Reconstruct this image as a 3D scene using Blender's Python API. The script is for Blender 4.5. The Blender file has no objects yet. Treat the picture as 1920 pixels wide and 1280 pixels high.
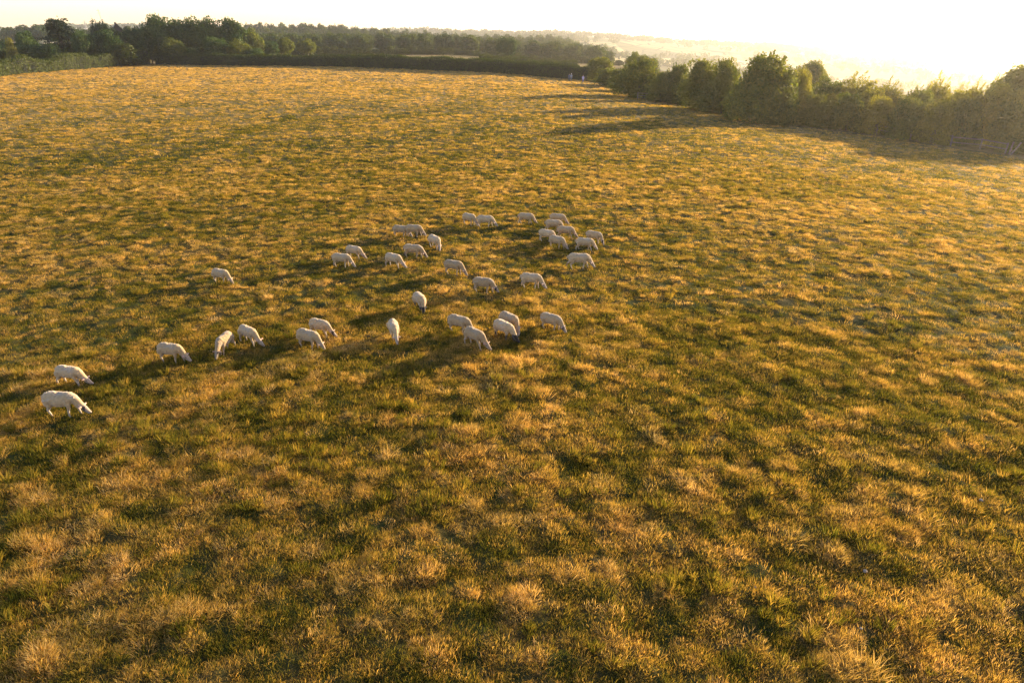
import bpy, bmesh, math, random
import numpy as np
from mathutils import Vector, Matrix, Euler

random.seed(7)
rng = np.random.default_rng(7)
S = bpy.context.scene
COL = S.collection

# ------------------------------------------------------------------ camera, sky, sun, exposure
CAM_H, PITCH, FPX = 9.2, math.radians(24.3), 1280.0
cam_d = bpy.data.cameras.new("camera"); cam = bpy.data.objects.new("camera", cam_d); COL.objects.link(cam)
cam_d.sensor_width = 36.0; cam_d.lens = 24.0; cam_d.clip_start = 0.1; cam_d.clip_end = 30000.0
cam.location = (0, 0, CAM_H); cam.rotation_euler = (math.pi / 2 - PITCH, 0, 0)
S.camera = cam

SUN_EL, SUN_AZ = math.radians(10.6), math.radians(52.0)      # azimuth: from +Y (ahead) towards +X (right)
w = bpy.data.worlds.new("World"); S.world = w; w.use_nodes = True
wn = w.node_tree; bg = wn.nodes['Background']
sky = wn.nodes.new('ShaderNodeTexSky'); sky.sky_type = 'NISHITA'; sky.sun_disc = False
sky.sun_elevation = SUN_EL; sky.sun_rotation = SUN_AZ
sky.air_density = 1.0; sky.dust_density = 0.5; sky.ozone_density = 1.0; sky.altitude = 0
warm = wn.nodes.new('ShaderNodeMix'); warm.data_type = 'RGBA'; warm.blend_type = 'MULTIPLY'
warm.inputs[0].default_value = 1.0; warm.inputs[7].default_value = (1.0, 0.89, 1.06, 1)
wn.links.new(sky.outputs[0], warm.inputs[6]); wn.links.new(warm.outputs[2], bg.inputs[0])
bg.inputs[1].default_value = 0.125
sun_d = bpy.data.lights.new("sun", 'SUN'); sun_o = bpy.data.objects.new("sun", sun_d); COL.objects.link(sun_o)
sun_d.energy = 5.0; sun_d.angle = math.radians(0.6); sun_d.color = (1.0, 0.80, 0.51)
sv = Vector((math.sin(SUN_AZ) * math.cos(SUN_EL), math.cos(SUN_AZ) * math.cos(SUN_EL), math.sin(SUN_EL)))
sun_o.rotation_euler = sv.to_track_quat('Z', 'Y').to_euler(); sun_o.location = (30, 30, 60)
vs = S.view_settings; vs.view_transform = 'Standard'; vs.look = 'None'; vs.gamma = 1.0; vs.use_curve_mapping = False
vs.exposure = 1.85
S.render.engine = 'CYCLES'
S.cycles.volume_bounces = 1; S.cycles.max_bounces = 6; S.cycles.diffuse_bounces = 3
S.cycles.transmission_bounces = 3
S.cycles.use_denoising = True; S.cycles.denoising_prefilter = 'NONE'

# ------------------------------------------------------------------ helpers
def tag(o, label=None, cat=None, group=None, kind=None):
    if label: o['label'] = label
    if cat: o['category'] = cat
    if group: o['group'] = group
    if kind: o['kind'] = kind
    return o

def empty(name, loc, rz=0.0, scale=(1, 1, 1)):
    o = bpy.data.objects.new(name, None); COL.objects.link(o)
    o.location = loc; o.rotation_euler = (0, 0, rz); o.scale = scale; o.empty_display_size = 0.2
    return o

def link(name, me, parent=None):
    o = bpy.data.objects.new(name, me); COL.objects.link(o)
    if parent: o.parent = parent
    return o

def npmesh(name, V, faces, mats, smooth=False, attrs=None, midx=None):
    """faces: list of int arrays (n,k)"""
    me = bpy.data.meshes.new(name)
    V = np.asarray(V, dtype=np.float32)
    me.vertices.add(len(V)); me.vertices.foreach_set('co', V.ravel())
    loops = np.concatenate([f.ravel() for f in faces]).astype(np.int32)
    tot = np.concatenate([np.full(len(f), f.shape[1]) for f in faces])
    start = np.concatenate([[0], np.cumsum(tot)[:-1]]).astype(np.int32)
    me.loops.add(len(loops)); me.loops.foreach_set('vertex_index', loops)
    me.polygons.add(len(start)); me.polygons.foreach_set('loop_start', start)
    if midx is not None: me.polygons.foreach_set('material_index', np.asarray(midx, dtype=np.int32))
    me.update(calc_edges=True)
    if smooth: me.polygons.foreach_set('use_smooth', np.ones(len(start), dtype=bool))
    for m in (mats if isinstance(mats, (list, tuple)) else [mats]): me.materials.append(m)
    for k, v in (attrs or {}).items():
        if v.ndim == 1:
            a = me.attributes.new(k, 'FLOAT', 'POINT'); a.data.foreach_set('value', v.astype(np.float32))
        else:
            a = me.attributes.new(k, 'FLOAT_COLOR', 'POINT')
            c = np.ones((len(v), 4), dtype=np.float32); c[:, :3] = v; a.data.foreach_set('color', c.ravel())
    return me

def _h(ix, iy, s):
    n = (ix.astype(np.int64) * 374761393 + iy.astype(np.int64) * 668265263 + s * 1442695041) & 0xFFFFFFFF
    n = ((n ^ (n >> 13)) * 1274126177) & 0xFFFFFFFF
    n = (n ^ (n >> 16)) & 0xFFFFFFFF
    return n / 4294967295.0

def vnoise(x, y, s=0):
    x = np.asarray(x, dtype=float); y = np.asarray(y, dtype=float)
    ix = np.floor(x); iy = np.floor(y); fx = x - ix; fy = y - iy
    fx = fx * fx * (3 - 2 * fx); fy = fy * fy * (3 - 2 * fy)
    a = _h(ix, iy, s); b = _h(ix + 1, iy, s); c = _h(ix, iy + 1, s); d = _h(ix + 1, iy + 1, s)
    return (a * (1 - fx) + b * fx) * (1 - fy) + (c * (1 - fx) + d * fx) * fy

def fbm(x, y, s=0, o=4):
    t = 0; a = 0.5; n = 0
    for i in range(o):
        c, sn = math.cos(i * .7), math.sin(i * .7)
        t = t + a * vnoise((x * c - y * sn) * 2 ** i, (x * sn + y * c) * 2 ** i, s + i * 17); n += a; a *= .5
    return t / n

def sstep(a, b, x):
    t = np.clip((x - a) / (b - a), 0, 1); return t * t * (3 - 2 * t)

# ------------------------------------------------------------------ terrain height
def H0(x, y):
    """height of the land, metres"""
    x = np.asarray(x, dtype=float); y = np.asarray(y, dtype=float)
    u = x + .15 * y - 20
    g = 4 * (np.maximum(u, 0) / 41) ** 1.6
    f = -5 * (1 - np.exp(-g / 5))
    a = x / np.maximum(y, 60.0)
    # valley to the right, wooded rise to the left, far ridge, plain
    low = np.interp(a, [-.8, -.36, -.256, -.185, -.114, -.043, .057, .10, .135, .17, .4], [-1, -1, -1, -4, -7, -10, -11, -17, -26, -38, -58])
    ridge = np.interp(a, [-.8, -.5, -.25, -.1, 0, .057, .135, .242, .349, .40, .46], [26, 20, 10, 5, 3, 3, -9, -24, -33, -46, -60])
    s0 = np.interp(a, [-.1, .0, .13, .36, .75, 1.2], [440, 380, 325, 175, 112, 85])
    t1 = sstep(0, 1, (y - s0) / np.interp(a, [-.1, .13], [320, 420])); t2 = sstep(1000, 2250, y); t3 = sstep(2700, 3600, y)
    z = f * (1 - t1) + low * t1
    z = z * (1 - t2) + ridge * t2
    z = z * (1 - t3) + np.where(a < -.2, 10, -60) * t3
    z = z + (fbm(x / 260, y / 260, 5, 3) - .5) * 12 * sstep(800, 1500, y)
    r = np.hypot(x, y)
    z = z + (fbm(x / 45, y / 45, 9, 2) - .5) * .5 * sstep(20, 60, r)
    back = sstep(-20, -400, y)
    z = z * (1 - back) + np.where(x > 0, -5, 0) * back
    return z

def dryness(x, y):
    """0 green short turf .. 1 dry straw"""
    r = np.hypot(x, y)
    n = .22 * fbm(x / 7, y / 5, 21, 3) + .26 * fbm(x / 1.3, y / 1.1, 31, 3) + .52 * fbm(x / .40, y / .36, 41, 3)
    d = (n - .5) * 3.6 + .54
    d = d + .38 * sstep(25, 210, r) + .10 * sstep(5, -30, x) * sstep(28, 70, r)
    d = d - .25 * np.exp(-((x - 9) / 13) ** 2 - ((y - 24) / 7) ** 2)
    # greener worn track across the left of the field
    tx = -27.6 + (y - 53) * .03
    d = d - .38 * np.exp(-((x - tx) / 1.5) ** 2) * sstep(48, 58, y) * sstep(125, 95, y)
    return np.clip(d, 0, 1)

def lush(x, y):
    """yellow green coarse clumps"""
    n = .6 * fbm(x / 1.6, y / 1.3, 61, 2) + .4 * fbm(x / .5, y / .45, 63, 2)
    a = np.exp(-((x - 19) / 9) ** 2 - ((y - 46) / 6.5) ** 2) * .36
    b = np.exp(-((x + 4) / 9) ** 2 - ((y - 14.5) / 5) ** 2) * .17 + .03 * sstep(24, 14, y)
    return sstep(.63, .76, n + a + b)

def mounds(x, y):
    r = np.hypot(x, y)
    m = (fbm(x / 1.3, y / 1.1, 31, 3) - .5) * .11 + (fbm(x / .42, y / .38, 43, 3) - .5) * .17
    m = m + (fbm(x / 7, y / 6, 47, 2) - .5) * .09
    return m * (1 - sstep(230, 330, r))

def H(x, y): return H0(x, y) + mounds(x, y)
def h(x, y): return float(H(np.array([x]), np.array([y]))[0])

cp, sp = math.cos(PITCH), math.sin(PITCH)
def at(px, py, dz=0.0):
    """point of the land seen at a pixel of the 1920x1280 photograph"""
    u = (px - 960) / FPX; v = (640 - py) / FPX
    d = np.array([u, cp + v * sp, -sp + v * cp])
    t = np.geomspace(5, 6000, 4000)
    P = np.array([0, 0, CAM_H]) + t[:, None] * d
    below = P[:, 2] < H0(P[:, 0], P[:, 1]) + dz
    k = int(np.argmax(below)) if below.any() else len(t) - 1
    x, y = P[k, 0], P[k, 1]
    return Vector((x, y, h(x, y)))

def depth(p): return p.y * cp - (p.z - CAM_H) * sp
def world_x(px, y, z=0.0):
    dep = y * cp - (z - CAM_H) * sp
    return (px - 960) / FPX * dep
def zc(py, y):
    """height that shows at row py when standing at distance y"""
    v = (640 - py) / FPX
    return CAM_H + y * (-sp + v * cp) / (cp + v * sp)

# ------------------------------------------------------------------ materials
def new_mat(name):
    m = bpy.data.materials.new(name); m.use_nodes = True
    nt = m.node_tree; nt.nodes.clear()
    out = nt.nodes.new('ShaderNodeOutputMaterial')
    return m, nt, out

def N(nt, t, **kw):
    n = nt.nodes.new(t)
    for k, v in kw.items(): setattr(n, k, v)
    return n

def ramp(nt, fac, stops):
    r = N(nt, 'ShaderNodeValToRGB'); e = r.color_ramp.elements
    while len(e) > 1: e.remove(e[-1])
    e[0].position = stops[0][0]; e[0].color = (*stops[0][1], 1)
    for p, c in stops[1:]:
        q = e.new(p); q.color = (*c, 1)
    if fac is not None: nt.links.new(fac, r.inputs[0])
    return r.outputs[0]

def mixc(nt, f, a, b, mode='MIX'):
    m = N(nt, 'ShaderNodeMix', data_type='RGBA', blend_type=mode)
    for s, v in ((0, f), (6, a), (7, b)):
        if isinstance(v, (int, float)): m.inputs[s].default_value = v
        elif isinstance(v, tuple): m.inputs[s].default_value = (*v, 1)
        else: nt.links.new(v, m.inputs[s])
    return m.outputs[2]

def noise(nt, scale, detail=3, vec=None, rough=.55):
    n = N(nt, 'ShaderNodeTexNoise'); n.inputs['Scale'].default_value = scale
    n.inputs['Detail'].default_value = detail; n.inputs['Roughness'].default_value = rough
    if vec is not None: nt.links.new(vec, n.inputs['Vector'])
    return n.outputs['Fac']

def attr(nt, name, typ='GEOMETRY'):
    a = N(nt, 'ShaderNodeAttribute'); a.attribute_name = name; a.attribute_type = typ
    return a

def leafy(name, stops, transl=.4, noise_scale=.5, tcol=(1.5, 1.5, .6)):
    m, nt, out = new_mat(name)
    tc = N(nt, 'ShaderNodeNewGeometry'); oi = N(nt, 'ShaderNodeObjectInfo')
    n1 = noise(nt, noise_scale, 2, tc.outputs['Position'])
    lf = attr(nt, 'leaf').outputs['Fac']
    ad = N(nt, 'ShaderNodeMath', operation='MULTIPLY_ADD'); nt.links.new(lf, ad.inputs[0]); ad.inputs[1].default_value = .5
    nt.links.new(n1, ad.inputs[2])
    ad2 = N(nt, 'ShaderNodeMath', operation='MULTIPLY_ADD'); nt.links.new(oi.outputs['Random'], ad2.inputs[0]); ad2.inputs[1].default_value = .35
    nt.links.new(ad.outputs[0], ad2.inputs[2])
    sc = N(nt, 'ShaderNodeMapRange'); nt.links.new(ad2.outputs[0], sc.inputs[0]); sc.inputs[1].default_value = .35; sc.inputs[2].default_value = 1.2
    c = ramp(nt, sc.outputs[0], stops)
    d = N(nt, 'ShaderNodeBsdfDiffuse'); nt.links.new(c, d.inputs[0])
    t = N(nt, 'ShaderNodeBsdfTranslucent'); nt.links.new(mixc(nt, 1.0, c, tcol, 'MULTIPLY'), t.inputs[0])
    mx = N(nt, 'ShaderNodeMixShader'); mx.inputs[0].default_value = transl
    nt.links.new(d.outputs[0], mx.inputs[1]); nt.links.new(t.outputs[0], mx.inputs[2])
    gl = N(nt, 'ShaderNodeBsdfGlossy'); gl.inputs['Roughness'].default_value = .5; gl.inputs[0].default_value = (.8, .8, .7, 1)
    m2 = N(nt, 'ShaderNodeMixShader'); m2.inputs[0].default_value = .015
    nt.links.new(mx.outputs[0], m2.inputs[1]); nt.links.new(gl.outputs[0], m2.inputs[2])
    nt.links.new(m2.outputs[0], out.inputs[0])
    return m

def plain(name, col, rough=.8, var=.25, scale=6.0):
    m, nt, out = new_mat(name)
    b = N(nt, 'ShaderNodeBsdfPrincipled'); b.inputs['Roughness'].default_value = rough
    tc = N(nt, 'ShaderNodeTexCoord')
    n = noise(nt, scale, 4, tc.outputs['Object'])
    lo = tuple(c * (1 - var) for c in col); hi = tuple(min(1, c * (1 + var)) for c in col)
    nt.links.new(ramp(nt, n, [(.3, lo), (.7, hi)]), b.inputs['Base Color'])
    bp = N(nt, 'ShaderNodeBump'); bp.inputs['Strength'].default_value = .3; bp.inputs['Distance'].default_value = .02
    nt.links.new(n, bp.inputs['Height']); nt.links.new(bp.outputs[0], b.inputs['Normal'])
    nt.links.new(b.outputs[0], out.inputs[0])
    return m

M = {}
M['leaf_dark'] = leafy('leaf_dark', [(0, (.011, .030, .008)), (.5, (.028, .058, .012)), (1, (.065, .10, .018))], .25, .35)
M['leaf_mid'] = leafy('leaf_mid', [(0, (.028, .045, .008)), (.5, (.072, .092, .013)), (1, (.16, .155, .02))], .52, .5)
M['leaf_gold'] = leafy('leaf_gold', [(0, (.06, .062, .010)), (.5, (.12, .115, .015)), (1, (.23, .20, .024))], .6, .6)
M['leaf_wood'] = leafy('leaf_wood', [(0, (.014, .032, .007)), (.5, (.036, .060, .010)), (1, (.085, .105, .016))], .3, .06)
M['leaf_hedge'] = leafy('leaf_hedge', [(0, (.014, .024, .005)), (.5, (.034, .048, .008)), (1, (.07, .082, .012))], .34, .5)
M['conifer'] = leafy('conifer', [(0, (.008, .02, .010)), (.6, (.018, .035, .014)), (1, (.035, .05, .018))], .12, .5)
M['bark'] = plain('bark', (.075, .055, .038), .9, .4, 3)
M['wood_grey'] = plain('wood_grey', (.15, .12, .09), .85, .3, 8)
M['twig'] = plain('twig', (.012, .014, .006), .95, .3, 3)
M['metal'] = plain('metal', (.25, .25, .25), .5, .1, 2)

# ground: one sheet
def ground_mat():
    m, nt, out = new_mat('ground_pasture')
    g = N(nt, 'ShaderNodeNewGeometry'); pos = g.outputs['Position']
    dry = attr(nt, 'dry').outputs['Fac']; far = attr(nt, 'far').outputs['Fac']; past = attr(nt, 'nearness').outputs['Fac']
    n1 = noise(nt, 1.6, 6, pos, .7); n2 = noise(nt, 9.0, 4, pos, .7); n3 = noise(nt, .07, 3, pos)
    green = ramp(nt, n1, [(.25, (.016, .022, .007)), (.55, (.042, .046, .012)), (.8, (.10, .082, .024))])
    straw = ramp(nt, n2, [(.25, (.085, .062, .022)), (.5, (.18, .13, .048)), (.75, (.30, .22, .09))])
    a = N(nt, 'ShaderNodeMath', operation='MULTIPLY_ADD'); nt.links.new(n1, a.inputs[0]); a.inputs[1].default_value = .5; nt.links.new(dry, a.inputs[2])
    mr = N(nt, 'ShaderNodeMapRange'); nt.links.new(a.outputs[0], mr.inputs[0]); mr.inputs[1].default_value = .45; mr.inputs[2].default_value = 1.15
    near = attr(nt, 'nearness').outputs['Fac']
    straw = mixc(nt, near, straw, ramp(nt, n2, [(.25, (.028, .022, .008)), (.5, (.065, .048, .015)), (.75, (.13, .09, .03))]))  # straw ground turns to darker brown thatch close to the camera
    field = mixc(nt, mr.outputs[0], green, straw)
    # distant farmland: patchwork
    mp = N(nt, 'ShaderNodeMapping'); mp.inputs['Scale'].default_value = (.0042, .0021, .0); mp.inputs['Rotation'].default_value = (0, 0, .35)
    nt.links.new(pos, mp.inputs[0])
    vo = N(nt, 'ShaderNodeTexVoronoi'); vo.inputs['Scale'].default_value = 1.0; nt.links.new(mp.outputs[0], vo.inputs['Vector'])
    sep = N(nt, 'ShaderNodeSeparateColor'); nt.links.new(vo.outputs['Color'], sep.inputs[0])
    patch = ramp(nt, sep.outputs[0], [(0, (.05, .07, .025)), (.3, (.10, .115, .04)), (.5, (.34, .26, .11)), (.75, (.42, .34, .17)), (1, (.16, .17, .06))])
    vo2 = N(nt, 'ShaderNodeTexVoronoi', feature='DISTANCE_TO_EDGE'); nt.links.new(mp.outputs[0], vo2.inputs['Vector'])
    edge = ramp(nt, vo2.outputs['Distance'], [(.03, (0, 0, 0)), (.045, (1, 1, 1))])
    patch = mixc(nt, edge, (.03, .045, .018), patch)
    c = mixc(nt, far, field, patch)
    b = N(nt, 'ShaderNodeBsdfPrincipled'); b.inputs['Roughness'].default_value = .95
    b.inputs['Specular IOR Level'].default_value = .03
    nt.links.new(c, b.inputs['Base Color'])
    hsum = N(nt, 'ShaderNodeMath', operation='ADD'); nt.links.new(n1, hsum.inputs[0]); nt.links.new(n2, hsum.inputs[1])
    bp = N(nt, 'ShaderNodeBump'); bp.inputs['Strength'].default_value = .7; bp.inputs['Distance'].default_value = .12
    nt.links.new(hsum.outputs[0], bp.inputs['Height']); nt.links.new(bp.outputs[0], b.inputs['Normal'])
    nt.links.new(b.outputs[0], out.inputs[0])
    return m

def build_ground():
    rad = np.concatenate([[0.6, 2.0], np.geomspace(4, 400, 560), np.geomspace(405, 9000, 190)])
    ang = np.concatenate([np.linspace(-180, -54, 40, endpoint=False), np.linspace(-54, 54, 520, endpoint=False), np.linspace(54, 180, 40, endpoint=False)])
    A = np.radians(ang); nr, na = len(rad), len(ang)
    X = rad[:, None] * np.sin(A)[None]; Y = rad[:, None] * np.cos(A)[None]
    Z = H(X, Y)
    V = np.stack([X, Y, Z], -1).reshape(-1, 3)
    V = np.vstack([V, [[0, 0, h(0, 0)]]])
    i = np.arange(nr - 1)[:, None] * na; j = np.arange(na)[None]; j2 = (j + 1) % na
    Q = np.stack([i + j, i + j2, i + na + j2, i + na + j], -1).reshape(-1, 4)[:, ::-1]
    jj = np.arange(na); T = np.stack([np.full(na, nr * na), (jj + 1) % na, jj], -1)
    x, y = V[:, 0], V[:, 1]
    far = sstep(330, 420, np.hypot(x, y))
    behind = sstep(0, 1, (y - 245) / 10)
    d = dryness(x, y); d = np.clip(d * (1 - behind) + behind * (.55 + .5 * (vnoise(x / 60, y / 30, 3) > .4)), 0, 1)
    me = npmesh('ground', V, [Q, T], ground_mat(), True, {'dry': d, 'far': far, 'nearness': 1 - sstep(35, 110, np.hypot(x, y))})  # last attribute: closeness to the camera, fading out with distance
    o = link('ground', me); tag(o, kind='structure')
    return o
build_ground()

# ------------------------------------------------------------------ field boundary (where hedges stand)
left_hedge = [at(px, py) for px, py in ((-140, 160), (-60, 150), (0, 141), (60, 136), (130, 130), (200, 125), (262, 121))]
far_hedge = [at(px, py) for px, py in ((292, 122), (400, 123), (520, 124), (650, 126), (760, 130), (860, 134), (960, 140), (1040, 147), (1100, 152))]
right_edge = [at(px, py) for px, py in ((1150, 168), (1200, 184), (1290, 202), (1370, 216), (1480, 237), (1560, 246), (1640, 256), (1770, 277), (1900, 295), (2050, 322), (2300, 380))]
poly = [Vector((-30, 2, 0)), Vector((-130, 60, 0))] + left_hedge + far_hedge + right_edge + [Vector((60, 2, 0))]
PX = np.array([p.x for p in poly]); PY = np.array([p.y for p in poly])
def inside(x, y):
    c = np.zeros(len(x), dtype=bool); j = len(PX) - 1
    for i in range(len(PX)):
        k = ((PY[i] > y) != (PY[j] > y)) & (x < (PX[j] - PX[i]) * (y - PY[i]) / (PY[j] - PY[i] + 1e-9) + PX[i])
        c ^= k; j = i
    return c

# ------------------------------------------------------------------ grass (stuff)
def grass_mat():
    m, nt, out = new_mat('grass_blades')
    g = N(nt, 'ShaderNodeNewGeometry'); oi = N(nt, 'ShaderNodeObjectInfo')
    dry = attr(nt, 'dryv', 'INSTANCER').outputs['Fac']
    rnd = attr(nt, 'blade').outputs['Fac']
    n = noise(nt, .5, 4, g.outputs['Position'], .6)
    a = N(nt, 'ShaderNodeMath', operation='MULTIPLY_ADD'); nt.links.new(rnd, a.inputs[0]); a.inputs[1].default_value = .34; nt.links.new(dry, a.inputs[2])
    a2 = N(nt, 'ShaderNodeMath', operation='MULTIPLY_ADD'); nt.links.new(oi.outputs['Random'], a2.inputs[0]); a2.inputs[1].default_value = .18; nt.links.new(a.outputs[0], a2.inputs[2])
    mr = N(nt, 'ShaderNodeMapRange'); nt.links.new(a2.outputs[0], mr.inputs[0]); mr.inputs[1].default_value = .1; mr.inputs[2].default_value = 1.4
    c = ramp(nt, mr.outputs[0], [(0, (.030, .044, .008)), (.2, (.075, .084, .012)), (.38, (.175, .152, .025)), (.56, (.34, .24, .056)), (.76, (.48, .325, .11)), (1, (.60, .45, .23))])
    c = mixc(nt, 1.0, c, ramp(nt, n, [(.3, (.75, .8, .8)), (.7, (1.15, 1.05, 1.0))]), 'MULTIPLY')
    d = N(nt, 'ShaderNodeBsdfDiffuse'); nt.links.new(c, d.inputs[0])
    t = N(nt, 'ShaderNodeBsdfTranslucent'); nt.links.new(mixc(nt, 1.0, c, (1.5, 1.25, .62), 'MULTIPLY'), t.inputs[0])
    mx = N(nt, 'ShaderNodeMixShader'); mx.inputs[0].default_value = .58
    nt.links.new(d.outputs[0], mx.inputs[1]); nt.links.new(t.outputs[0], mx.inputs[2])
    nt.links.new(mx.outputs[0], out.inputs[0])
    return m
GM = grass_mat()

def tuft(name, n, ln, spread, width, lean, droop, wind=.0, seed=0):
    r = np.random.default_rng(seed)
    a = r.uniform(0, 2 * np.pi, n); rr = spread * np.sqrt(r.uniform(0, 1, n))
    bx, by = rr * np.cos(a), rr * np.sin(a)
    L = r.uniform(.55, 1.0, n) * ln; W = width * r.uniform(.6, 1.2, n)
    th = a + r.normal(0, .9, n); le = lean * r.uniform(.2, 1.2, n) + .12
    dx, dy = np.cos(th) * np.sin(le) + wind, np.sin(th) * np.sin(le) + wind * .5; dz = np.cos(le)
    px, py = -np.sin(th), np.cos(th)
    t = r.uniform(0, np.pi, n); px, py = np.cos(t), np.sin(t)      # blade turned at random
    def P(f, drop):
        return np.stack([bx + dx * L * f, by + dy * L * f, np.maximum(dz * L * f - drop * L, .004)], -1)
    b0 = P(0, 0); b0[:, 2] = -.03; b1 = P(.55, droop * .25); b2 = P(1.0, droop)
    b2[:, :2] += np.stack([dx, dy], -1) * (L * droop * .6)[:, None]
    off = np.stack([px * W, py * W, np.zeros(n)], -1)
    V = np.stack([b0 - off, b0 + off, b1 - off * .8, b1 + off * .8, b2], 1).reshape(-1, 3)
    k = np.arange(n)[:, None] * 5
    Q = k + np.array([[0, 1, 3, 2]]); T = k + np.array([[2, 3, 4]])
    bl = np.repeat(r.uniform(0, 1, n), 5)
    me = npmesh(name, V, [Q, T], GM, False, {'blade': bl})
    return bpy.data.objects.new(name, me)

protos = [
    tuft('short_turf_a', 64, .10, .17, .0036, .9, .1, 0, 1),
    tuft('short_turf_b', 64, .12, .19, .0040, .8, .15, 0, 2),
    tuft('dry_tussock_a', 84, .30, .12, .0032, .75, .25, .10, 3),
    tuft('dry_tussock_b', 80, .26, .17, .0030, 1.0, .3, .12, 4),
    tuft('matted_straw', 64, .30, .20, .0034, 1.35, .15, .15, 5),
    tuft('lush_clump', 50, .32, .09, .0065, .55, .12, 0, 6),
    tuft('far_turf', 34, .14, .42, .020, .9, .1, 0, 7),
    tuft('far_straw', 46, .34, .42, .014, .6, .2, .08, 8),
]

CLUMPS = [(1590, 1255, .42, 46, 2, 1.3), (60, 935, .45, 44, 2, 1.15), (345, 870, .25, 20, 2, 1.0), (675, 712, .6, 44, 2, 1.1), (965, 795, .5, 40, 2, 1.0), (360, 1150, .45, 46, 2, 1.25),
          (520, 900, .5, 36, 2, 1.1), (220, 1165, .35, 34, 2, 1.2), (70, 1240, .3, 26, 2, 1.2), (800, 1000, .22, 18, 2, 1.0), (1130, 1065, .25, 18, 2, .9), (1700, 1010, .5, 36, 2, 1.0), (1250, 700, .35, 24, 2, .9),
          (600, 670, .3, 20, 2, 1.0), (330, 365, 1.9, 130, 2, 1.2), (420, 360, 1.3, 80, 2, 1.1), (270, 870, .3, 20, 2, 1.1), (1620, 775, .45, 26, 2, .9), (890, 850, .4, 26, 2, 1.0), (150, 1110, .4, 34, 2, 1.0),
          (985, 925, .22, 14, 5, 1.0), (750, 765, .35, 26, 5, 1.1), (715, 725, .2, 12, 5, 1.1), (400, 885, .25, 18, 5, 1.1), (510, 830, .4, 26, 5, 1.1), (1890, 895, .4, 30, 5, 1.0), (840, 800, .2, 12, 5, 1.0), (1090, 865, .18, 10, 5, 1.0),
          (560, 850, .5, 30, 5, 1.0), (350, 940, .4, 22, 5, 1.0), (60, 1110, .4, 22, 5, 1.0), (1850, 925, .3, 16, 5, .9), (460, 960, .35, 20, 5, 1.0), (1000, 880, .3, 14, 5, .9), (330, 1190, .3, 18, 5, 1.0)]
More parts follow.
